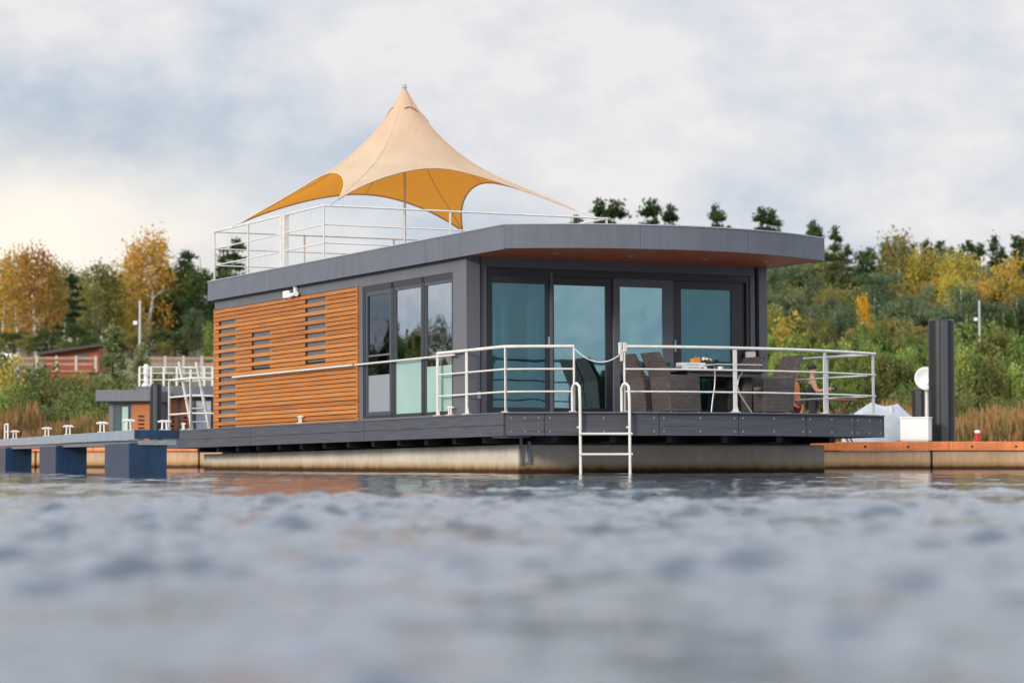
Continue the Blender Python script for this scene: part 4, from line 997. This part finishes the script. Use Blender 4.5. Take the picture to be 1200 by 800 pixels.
# ================================================================= FENCES, HUT, CARAVAN, LAMPS on the bank
def fence(x0, x1, Y, ytop, ybot, label, posts):
    zt, zb = pz(ytop, Y), pz(ybot, Y); X0, X1 = px(x0, Y), px(x1, Y)
    t = thing('rail_fence', label, 'fence', T((X0, Y, 0)))
    W = X1-X0
    for z in (zt-.12, (zt+zb)/2-.05): MB().box(0, -.03, z-.07, W, .03, z+.07).build('rail', 'fence_wood', t)
    for k in range(posts): x = W*k/(posts-1); MB().box(x-.07, -.07, terrain_h(X0+x, Y)-.3, x+.07, -.031, zt).build('post', 'fence_post', t)
fence(20, 112, 148, 417, 434, 'wooden rail fence on the bank in front of the red hut', 5)
fence(172, 258, 148, 417, 434, 'wooden rail fence on the bank above the right floating cabin', 5)
def hut():
    Y = 156; X0, X1 = px(52, Y), px(116, Y); W = X1-X0; g = terrain_h(X0, Y)-.3; zr = pz(404, Y); ze = pz(413, Y)
    t = thing('wooden_hut', 'low rust red wooden hut with dark sloping roof behind the fence', 'hut', T((X0, Y, 0)))
    m = MB(); m.add([(0,0,g),(W,0,g),(W,4,g),(0,4,g),(0,0,ze-.1),(W,0,zr-.15),(W,4,zr-.15),(0,4,ze-.1)], [(0,1,5,4),(1,2,6,5),(2,3,7,6),(3,0,4,7),(4,5,6,7)]); m.build('wall', 'rust_wall', t)
    m = MB(); m.add([(-.35,-.5,ze-.16),(W+.1,-.5,zr-.1),(W+.1,4.4,zr-.1),(-.35,4.4,ze-.16),(-.35,-.5,ze),(W+.1,-.5,zr+.06),(W+.1,4.4,zr+.06),(-.35,4.4,ze)], [(0,3,2,1),(4,5,6,7),(0,1,5,4),(1,2,6,5),(2,3,7,6),(3,0,4,7)]); m.build('roof', 'dark_roof', t)
    MB().box(W*.55, -.03, pz(423,Y), W*.8, -.003, pz(415,Y)).build('window', 'cabin_glass', t)
    Y = 138.; X0, X1 = px(50, Y), px(104, Y)
    t = thing('timber_terrace', 'rust red timber terrace on the slope below the hut', 'terrace', T((X0, Y, 0)))
    MB().box(0, 0, terrain_h(X0, Y)-.5, X1-X0, 3, pz(436, Y)).build('retaining_boards', 'rust_wall', t); MB().box(-.1, -.1, pz(436,Y), X1-X0+.1, 3.1, pz(434,Y)).build('coping', 'fence_wood', t)
hut()
def caravan():
    Y = 140; X0, X1 = px(-30, Y), px(14.5, Y); W = X1-X0; z0 = terrain_h(X0, Y)
    t = thing('caravan', 'white caravan with teal lower panel at the left edge of the bank', 'caravan', T((X0, Y, z0)))
    h = pz(414, Y)-z0
    MB().box(0, 0, h*.25, W, 1.8, h).build('body', 'white_plastic', t, .12); MB().box(W*.03, -.012, h-.62, W*.97, -.002, h-.3).build('teal_panel', 'teal', t)
    MB().box(.2, -.014, h-.28, .9, -.002, h-.08).build('window', 'cabin_glass', t)
    for x in (W*.35, W*.6):
        m = MB(); m.cyl((0,0,-.08), .26, .16, 18, None, T((x, .06, .26)) @ Matrix.Rotation(R(90), 4, 'X')); m.build('wheel', 'black_fabric', t)
caravan()
def lamp(x, Y, ytop, label):
    z0 = terrain_h(px(x, Y), Y)-.2; zt = pz(ytop, Y)
    t = thing('lamp_post', label, 'lamp post', T((px(x, Y), Y, 0)))
    MB().tube([(0,0,z0),(0,0,zt)], [.09,.055], 10).build('pole', 'steel_grey', t)
    MB().tube([(0,0,zt-1.05),(-.16,-.02,zt-1.0)], .03, 6).build('bracket', 'steel_grey', t)
    MB().box(-.30, -.12, zt-1.14, -.12, .08, zt-.96).build('lamp_head', 'white_plastic', t, .02)
lamp(163.5, 125, 352, 'thin grey lamp post on the left bank above the floating cabins')
lamp(1148.5, 150, 352, 'thin grey lamp post above the willows at the right')

# ================================================================= VEGETATION
def leaf_mesh(name, centers, n_each, spread, size, m, seed, droop=0., squash=1., lift=0.):
    rng = np.random.default_rng(seed)
    C0 = np.repeat(np.array(centers, float), n_each, 0); n = len(C0)
    off = rng.normal(size=(n, 3)) * spread; off[:, 2] *= squash; off[:, 2] -= droop * rng.random(n)
    P = C0 + off
    a = rng.normal(size=(n, 3)); a[:, 2] += lift; a /= np.linalg.norm(a, axis=1)[:, None]
    b = rng.normal(size=(n, 3)); b -= (b*a).sum(1)[:, None]*a; b /= np.linalg.norm(b, axis=1)[:, None]
    s = size * (.55 + .9*rng.random(n))[:, None]
    V = np.stack([P - a*s, P + b*s*.5, P + a*s, P - b*s*.5], 1).reshape(-1, 3).astype(np.float32)
    me = bpy.data.meshes.new(name); me.vertices.add(len(V)); me.vertices.foreach_set('co', V.ravel())
    me.loops.add(len(V)); me.loops.foreach_set('vertex_index', np.arange(len(V), dtype=np.int32))
    me.polygons.add(n); me.polygons.foreach_set('loop_start', np.arange(0, 4*n, 4, dtype=np.int32)); me.polygons.foreach_set('loop_total', np.full(n, 4, np.int32))
    me.update(calc_edges=True); me.materials.append(MATS[m]); return me
def trunk_mb(rnd, h, r, limbs, spread, lean=.0, top=.95):
    m = MB(); pts = []; x = y = 0
    for i in range(7): z = h*top*i/6; pts.append((x, y, z)); x += rnd.uniform(-1,1)*.02*h + lean*h/6; y += rnd.uniform(-1,1)*.02*h
    m.tube(pts, [r*(1-.85*i/6) for i in range(7)], 7); tips = []
    for k in range(limbs):
        f = rnd.uniform(.3, .92); i = min(5, int(f/.95*6)); p = Vector(pts[i]); a = rnd.random()*6.28; L_ = spread*(1.1-f)*rnd.uniform(.7, 1.1)
        q = p + Vector((math.cos(a)*L_, math.sin(a)*L_, L_*.7)); m.tube([p, (p+q)/2+Vector((0,0,-.05*L_)), q], [r*.35, r*.22, r*.08], 5); tips.append(q)
    return m, tips
PROTO = {}
def proto(kind, var, H, W, leaf, bark='bark', seed=0):
    rnd = random.Random(seed*31+var); c = []
    key = (kind, leaf, var)
    if kind == 'broad':
        tm, tips = trunk_mb(rnd, H, .16, 9, W*.9)
        for k in range(44):
            th = rnd.random()*6.28; u = rnd.uniform(-1, 1); r = rnd.uniform(.45, 1)
            c.append((math.cos(th)*math.sqrt(1-u*u)*W/2*r*1.0, math.sin(th)*math.sqrt(1-u*u)*W/2*r, H*.56 + u*H*.42*r))
        c += [tuple(t_) for t_ in tips]
        me = leaf_mesh('crown', c, 75, .42, .17, leaf, seed+var, squash=.75)
    elif kind == 'birch':
        tm, tips = trunk_mb(rnd, H, .17, 12, W*.8)
        for k in range(52):
            f = rnd.random()**.8; z = H*(.22 + .76*f); rr = W/2*(math.sin(math.pi*min(1, (1-f)*.75+.12))**.8)*rnd.uniform(.35, 1); a = rnd.random()*6.28
            c.append((rr*math.cos(a), rr*math.sin(a), z))
        me = leaf_mesh('crown', c, 60, .30, .14, leaf, seed+var, droop=1.1, squash=1.5, lift=1.4)
    elif kind == 'spruce':
        tm, tips = trunk_mb(rnd, H, .15, 0, 0, top=1.0)
        for k in range(70):
            f = rnd.random()**.75; z = H*(.12+.88*(1-f)); rr = W/2*(f*.95+.04)*rnd.uniform(.5, 1.05); a = rnd.random()*6.28; c.append((rr*math.cos(a), rr*math.sin(a), z-.15*rr))
        me = leaf_mesh('crown', c, 45, .26, .15, leaf, seed+var, squash=.6)
    elif kind == 'pine':
        tm, tips = trunk_mb(rnd, H, .17, 10, W*.7, lean=rnd.uniform(-.02,.02))
        for k in range(56):
            f = .28 + .72*(rnd.randrange(9)+rnd.uniform(0,.35))/9; z = H*f; rr = W/2*rnd.uniform(.05, 1)*(1.02-f)**.75*(1.55 if k % 5 else 2.0); a = rnd.random()*6.28; c.append((rr*math.cos(a), rr*math.sin(a), z))
        c += [(0, 0, H*.97), (.05, 0, H*1.0)]
        me = leaf_mesh('crown', c, 48, .23, .15, leaf, seed+var, squash=.55, lift=.3)
    elif kind == 'willow':
        tm = MB()
        for k in range(9):
            a = rnd.random()*6.28; r = rnd.random()*W*.4; h = H*rnd.uniform(.65, 1); x, y = math.cos(a)*r, math.sin(a)*r
            tm.tube([(x*.3, y*.3, 0), (x*.8, y*.8, h*.5), (x, y, h)], [.05, .035, .01], 5)
            for i in range(9): f = rnd.uniform(.12, 1); rr = W*.16*(1.15-f); c.append((x*(.4+.6*f)+rnd.uniform(-rr,rr), y*(.4+.6*f)+rnd.uniform(-rr,rr), h*f))
        me = leaf_mesh('crown', c, 42, .17, .12, leaf, seed+var, squash=1.6, lift=1.2)
    elif kind == 'shrub':
        tm = MB()
        for k in range(8): a = rnd.random()*6.28; r = W*.4*rnd.random(); tm.tube([(0,0,0),(math.cos(a)*r,math.sin(a)*r,H*.8)], [.05,.015], 5)
        for k in range(42):
            a = rnd.random()*6.28; r = W/2*math.sqrt(rnd.random()); z = H*rnd.uniform(.12, 1)*(1-.5*(2*r/W)**2); c.append((r*math.cos(a), r*math.sin(a), z))
        me = leaf_mesh('crown', c, 60, .24, .10, leaf, seed+var, squash=.9, lift=.6)
    t = bpy.data.objects.new('proto', None)
    name = {'broad': 'broadleaf_tree', 'birch': 'birch_tree', 'spruce': 'spruce_tree', 'pine': 'pine_tree', 'willow': 'willow_bush', 'shrub': 'shrub'}[kind]
    tme = bpy.data.meshes.new('trunk'); tme.from_pydata(tm.v, [], tm.f); tme.update(); tme.polygons.foreach_set('use_smooth', [True]*len(tme.polygons)); tme.materials.append(MATS[bark])
    return dict(name=name, crown=me, trunk=tme, H=H, stem='stems' if kind in ('willow', 'shrub') else 'trunk')
def get(kind, leaf, var):
    k = (kind, leaf, var)
    if k not in PROTO:
        H, W = {'broad': (10, 6.2), 'birch': (10, 3.5), 'spruce': (10, 3.6), 'pine': (10, 3.6), 'willow': (5, 3.2), 'shrub': (3, 3.4)}[kind]
        PROTO[k] = proto(*k[:1], var, H, W, leaf, 'birch_bark' if kind == 'birch' else 'bark', seed=len(PROTO)*7+3)
    return PROTO[k]
VR = random.Random(11)
def plant(kind, leaf, x, Y, ytop=None, h=None, label='', cat='tree', group=None, wide=1., X=None):
    P_ = get(kind, leaf, VR.randrange(3)); X = px(x, Y) if X is None else X; z0 = terrain_h(X, Y) - .1
    H = (pz(ytop, Y) - z0) if h is None else h
    s = H / P_['H']; wv = s * wide * VR.uniform(.9, 1.12)
    t = thing(P_['name'], label, cat, T((X, Y, z0)) @ RZ(VR.random()*6.28) @ Matrix.Diagonal((wv, wv, s, 1)), group)
    for nm, me in (('crown', P_['crown']), (P_['stem'], P_['trunk'])):
        o = bpy.data.objects.new(nm, me); C.collection.objects.link(o); o.parent = t
    return t
def near(x):
    L = [(0, 'beyond the left edge'), (22, 'by the caravan at the left edge'), (48, 'under the golden birches'), (76, 'below the left half of the hut'), (108, 'below the right half of the hut'), (148, 'by the young grey green conifer'), (172, 'around the left lamp post'), (200, 'above the left black pile'), (230, 'behind the boarding ladder'), (400, 'beside the larch wall of the houseboat'),
         (905, 'beside the right column of the houseboat'), (925, 'between the column and the right rattan armchair'), (942, 'behind the person in orange'), (964, 'behind the person in the dark vest'), (990, 'above the trestle table'), (1012, 'left of the last bow rail post'), (1036, 'above the last bow rail post'), (1062, 'above the tarpaulined boat'), (1086, 'above the white dish'), (1120, 'behind the tall black pile'), (1138, 'just right of the tall black pile'), (1158, 'around the right lamp post'), (1180, 'right of the right lamp post'), (1202, 'at the right edge'), (9999, 'beyond the right edge')]
    for a, b in L:
        if x < a: return b
def forest():
    # --- left bank, named trees
    plant('birch', 'leaf_gold', 22, 238, 292, label='golden birch with white trunk nearest the left edge', wide=1.15)
    plant('birch', 'leaf_gold', 43, 232, 288, label='golden birch with forked white trunk, second from the left edge', wide=1.2)
    plant('pine', 'leaf_pine', 84, 236, 322, label='dark round-crowned pine above the red hut', wide=1.1)
    plant('birch', 'leaf_olive', 72, 262, 308, label='brownish slim tree behind the dark pine above the hut')
    plant('birch', 'leaf_olive', 93, 266, 314, label='slim brownish tree right of the dark pine above the hut')
    plant('birch', 'leaf_olive', 118, 244, 306, label='olive and amber birch between the hut and the lamp post', wide=1.3)
    plant('birch', 'leaf_olive', 104, 240, 328, label='short olive birch right of the hut')
    plant('birch', 'leaf_yellow', 135, 252, 318, label='pale yellow birch behind the grey green conifer')
    plant('birch', 'leaf_olive', 190, 250, 312, label='olive birch just right of the tallest birch')
    plant('birch', 'leaf_olive', 4, 246, 304, label='olive birch cut by the left edge', wide=1.2)
    plant('birch', 'leaf_olive', 58, 248, 318, label='olive birch right of the forked golden birch')
    plant('birch', 'leaf_gold', 151, 256, 300, label='amber birch left of the tallest tree on the left bank')
    plant('birch', 'leaf_gold', 172, 246, 271, label='tallest amber birch on the left bank, just right of the lamp post', wide=1.15)
    plant('broad', 'leaf_dark', 205, 250, 306, label='dark green tree between the tallest birch and the houseboat roof')
    plant('spruce', 'leaf_dark', 218, 256, 292, label='dark pointed spruce left of the houseboat roof', wide=1.1)
    plant('broad', 'leaf_dark', 240, 246, 296, label='dark tree touching the left end of the houseboat roof')
    plant('spruce', 'leaf_dark', 262, 252, 290, label='dark spruce seen through the rear roof railing, left one')
    plant('pine', 'leaf_dark', 276, 260, 281, label='dark pine seen through the rear roof railing, right one')
    plant('broad', 'leaf_bluegreen', 226, 205, 358, label='rounded green tree beside the left wall of the houseboat', wide=.9)
    plant('willow', 'leaf_willow', 244, 190, 372, label='slender light green sapling touching the larch wall', wide=.5)
    plant('spruce', 'leaf_sage', 133, 122, 379, label='soft grey green young conifer in front of the hut', wide=1.25)
    plant('spruce', 'leaf_sage', 166, 124, 398, label='smaller young conifer under the left lamp post', wide=1.1)
    # infill behind
    for i, x in enumerate(range(-20, 300, 17)):
        kd = ('spruce', 'leaf_dark') if i % 3 else ('broad', 'leaf_olive')
        plant(*kd, x + VR.uniform(-5, 5), 285 + VR.uniform(-12, 18), 318 + VR.uniform(-10, 22), label='dark tree behind the birches, ' + near(x), group='dark trees filling the wood on the left bank', wide=1.1)
    for i, x in enumerate(range(-10, 262, 21)):
        plant('broad', 'leaf_dark' if i % 2 else 'leaf_olive', x + VR.uniform(-5, 5), 215 + VR.uniform(-8, 8), 385 + VR.uniform(-12, 14), label='low %s tree under the birches, %s' % ('dark' if i % 2 else 'olive', near(x)), group='low understorey trees on the left bank', wide=1.5)
    # left shrubs by the water
    for row, (Y, yt, st) in enumerate(((112, 436, 22), (104, 452, 19), (98.5, 468, 21))):
        for x in range(-25, 262, st):
            yy = yt + VR.uniform(-9, 9) + (10 if x > 125 else 0) + (-17 if x < 40 and row == 0 else 0)
            plant('shrub', 'leaf_shrub' if VR.random() < .8 else 'leaf_willow', x + VR.uniform(-6, 6), Y + VR.uniform(-1.5, 1.5), yy, label='olive shrub %s, %s' % (('high on the bank', 'in the middle row', 'just behind the reeds')[row], near(x)), cat='shrub', group='shrubs on the left shore', wide=1.0)
    plant('shrub', 'leaf_yellow', 3, 108, 424, label='yellow green bush at the left edge below the caravan', cat='shrub')
    # --- right bank
    plant('pine', 'leaf_pine', 979, 262, 268, label='tall dark pine just right of the roof end', wide=.7)
    plant('pine', 'leaf_pine', 954, 275, 262, label='dark pine rising over the right end of the roof', wide=.8)
    plant('birch', 'leaf_olive', 1051, 252, 270, label='tall olive birch standing above the other trees at the right', wide=1.0)
    plant('birch', 'leaf_yellow', 1081, 250, 288, label='yellow birch left of the line above the black pile', wide=1.2)
    plant('birch', 'leaf_yellow', 1121, 248, 294, label='large yellow birch above and right of the black pile', wide=1.35)
    plant('birch', 'leaf_gold', 1184, 244, 300, label='orange yellow birch at the right edge', wide=1.3)
    plant('birch', 'leaf_gold', 1153, 250, 322, label='amber birch behind the right lamp post')
    plant('birch', 'leaf_bright', 1011, 206, 345, label='small bright orange yellow tree right of the houseboat', wide=.62)
    plant('shrub', 'leaf_yellow', 922, 165, 372, label='yellow green bush beside the right column of the houseboat', cat='shrub')
    for i, x in enumerate(range(690, 970, 34)):
        if x in (690, 724, 758, 792, 826, 860, 894, 928, 962): pass
    for x, y in ((676, 256), (703, 236), (722, 238), (763, 237), (786, 243), (840, 243), (893, 246), (904, 249), (958, 268)):
        plant('pine', 'leaf_pine', x, 330 + VR.uniform(-6, 12), y, label='distant dark pine above the roof edge, %s' % {676: 'leftmost, by the rail end', 703: 'second, at the rail end', 722: 'third, touching its left neighbour', 763: 'fourth from the left', 786: 'small one, fifth from the left', 840: 'standing alone at the middle of the roof', 893: 'left one of a close pair', 904: 'right one of a close pair', 958: 'at the right corner of the roof'}[x], group='distant pines showing above the roof', wide=.98)
    for i, x in enumerate(range(930, 1230, 13)):
        plant('pine' if i % 3 else 'spruce', 'leaf_pine', x + VR.uniform(-4, 4), 318 + VR.uniform(-14, 14), (292 if x < 1030 else 283) + VR.uniform(-7, 12), label='dark pine on the skyline ' + near(x), group='pines on the right skyline', wide=.9)
    LB = {'leaf_bluegreen': 'grey green', 'leaf_olive': 'olive', 'leaf_gold': 'amber', 'leaf_yellow': 'yellow', 'leaf_dark': 'dark green'}
    for Y, y0, st, cols in ((272, 302, 20, ('leaf_olive','leaf_bluegreen','leaf_olive','leaf_dark')), (246, 322, 19, ('leaf_bluegreen','leaf_olive','leaf_olive','leaf_yellow')), (222, 345, 20, ('leaf_bluegreen','leaf_bluegreen','leaf_olive','leaf_bluegreen')), (198, 368, 22, ('leaf_bluegreen','leaf_dark','leaf_olive'))):
        for x in range(888, 1235, st):
            lf = cols[VR.randrange(len(cols))]
            if lf == 'leaf_yellow' and x < 1060: lf = 'leaf_bluegreen'
            if x > 1060 and Y > 240 and VR.random() < .35: lf = 'leaf_yellow' if VR.random() < .7 else 'leaf_gold'
            plant('birch' if VR.random() < .62 else 'broad', lf, x + VR.uniform(-7, 7), Y + VR.uniform(-7, 7), y0 + VR.uniform(-12, 14), label='%s tree in the wood, %s row, %s' % (LB[lf], {272: 'back', 246: 'third', 222: 'second', 198: 'front'}[Y], near(x)), group='%s trees in the right wood' % LB[lf], wide=1.15)
    for Y, y0, st in ((152, 392, 17), (138, 405, 15), (126, 425, 15), (116, 446, 16)):
        for x in range(885, 1235, st):
            yy = y0 + VR.uniform(-14, 12) - (12 if x > 1110 else 0)
            plant('willow', 'leaf_willow' if VR.random() < .68 else 'leaf_shrub', x + VR.uniform(-5, 5), Y + VR.uniform(-3, 3), yy, label='light green willow bush, %s row, %s' % ({152: 'back', 138: 'third', 126: 'second', 116: 'front'}[Y], near(x)), cat='bush', group='willow bushes on the right shore', wide=1.0)
    for x in range(890, 1230, 19):
        plant('shrub', 'leaf_shrub' if VR.random() < .6 else 'leaf_dark', x + VR.uniform(-6, 6), 107 + VR.uniform(-1.5, 1.5), 466 + VR.uniform(-8, 8), label='low shrub behind the reeds, ' + near(x), cat='shrub', group='low shrubs on the right shore')
    # wood on the far left shore: seen mirrored in the side windows
    for i in range(64):
        a = R(-38 - i*.55); D = 120 + VR.uniform(0, 30)
        X, Y = D*math.sin(a)*1.25, D*math.cos(a)*1.25
        if Y < 98: X, Y = X*1.05, 98 + VR.uniform(0, 8)
        plant('broad' if i % 2 else 'spruce', 'leaf_dark' if i % 3 else 'leaf_olive', 0, Y, h=6.4 + VR.uniform(-1.8, 2.2), X=X, label='tree on the far left shore beyond the frame', group='trees on the far left shore', wide=1.5)
forest()
def reeds(x0, x1, Y0, Y1, n, h, seed):
    rng = np.random.default_rng(seed)
    X = rng.uniform(x0, x1, n); Y = rng.uniform(Y0, Y1, n); Hh = h*(.45+.6*rng.random(n))*(.85+.22*np.sin(X*2.3+seed)*np.sin(X*.9+1.3*seed)+.08*np.sin(X*6.1)); lean = rng.normal(size=(n, 2))*.12*Hh[:, None]
    z0 = np.array([terrain_h(a, b) for a, b in zip(X, Y)])
    ang = rng.random(n)*6.28; wx = np.cos(ang)*.022; wy = np.sin(ang)*.022
    B = np.stack([X, Y, z0-.1], -1); Tp = np.stack([X+lean[:,0], Y+lean[:,1], z0+Hh], -1); Wd = np.stack([wx, wy, 0*wx], -1)
    pl = rng.random(n) < .5
    M_ = B*.25+Tp*.75
    V = np.stack([B-Wd, B+Wd, Tp+Wd*.4, Tp-Wd*.4, M_, M_+Wd*2.2+(Tp-M_)*.45, Tp+(Tp-M_)*.25, M_-Wd*2.2+(Tp-M_)*.45], 1).reshape(-1, 3).astype(np.float32)
    k = np.arange(n)[:, None]*8
    q = np.concatenate([k+np.array([[0,1,2,3]]), k+np.array([[4,5,6,7]])]).astype(np.int32)
    me = bpy.data.meshes.new('reeds'); me.vertices.add(len(V)); me.vertices.foreach_set('co', V.ravel()); me.loops.add(q.size); me.loops.foreach_set('vertex_index', q.ravel())
    me.polygons.add(len(q)); me.polygons.foreach_set('loop_start', np.arange(0, q.size, 4, dtype=np.int32)); me.polygons.foreach_set('loop_total', np.full(len(q), 4, np.int32)); me.update(calc_edges=True)
    me.materials.append(MATS['reed_leaf']); o = bpy.data.objects.new('reeds', me); C.collection.objects.link(o); return o
tag(reeds(px(-40, 92), px(270, 92), 90.5, 96.5, 9000, 1.75, 1), 'brown feathery reed bed along the left shore', 'reeds', kind='stuff')
tag(reeds(px(880, 94), px(1240, 94), 91.5, 99, 12000, 1.85, 2), 'brown and green reed bed along the right shore', 'reeds', kind='stuff')
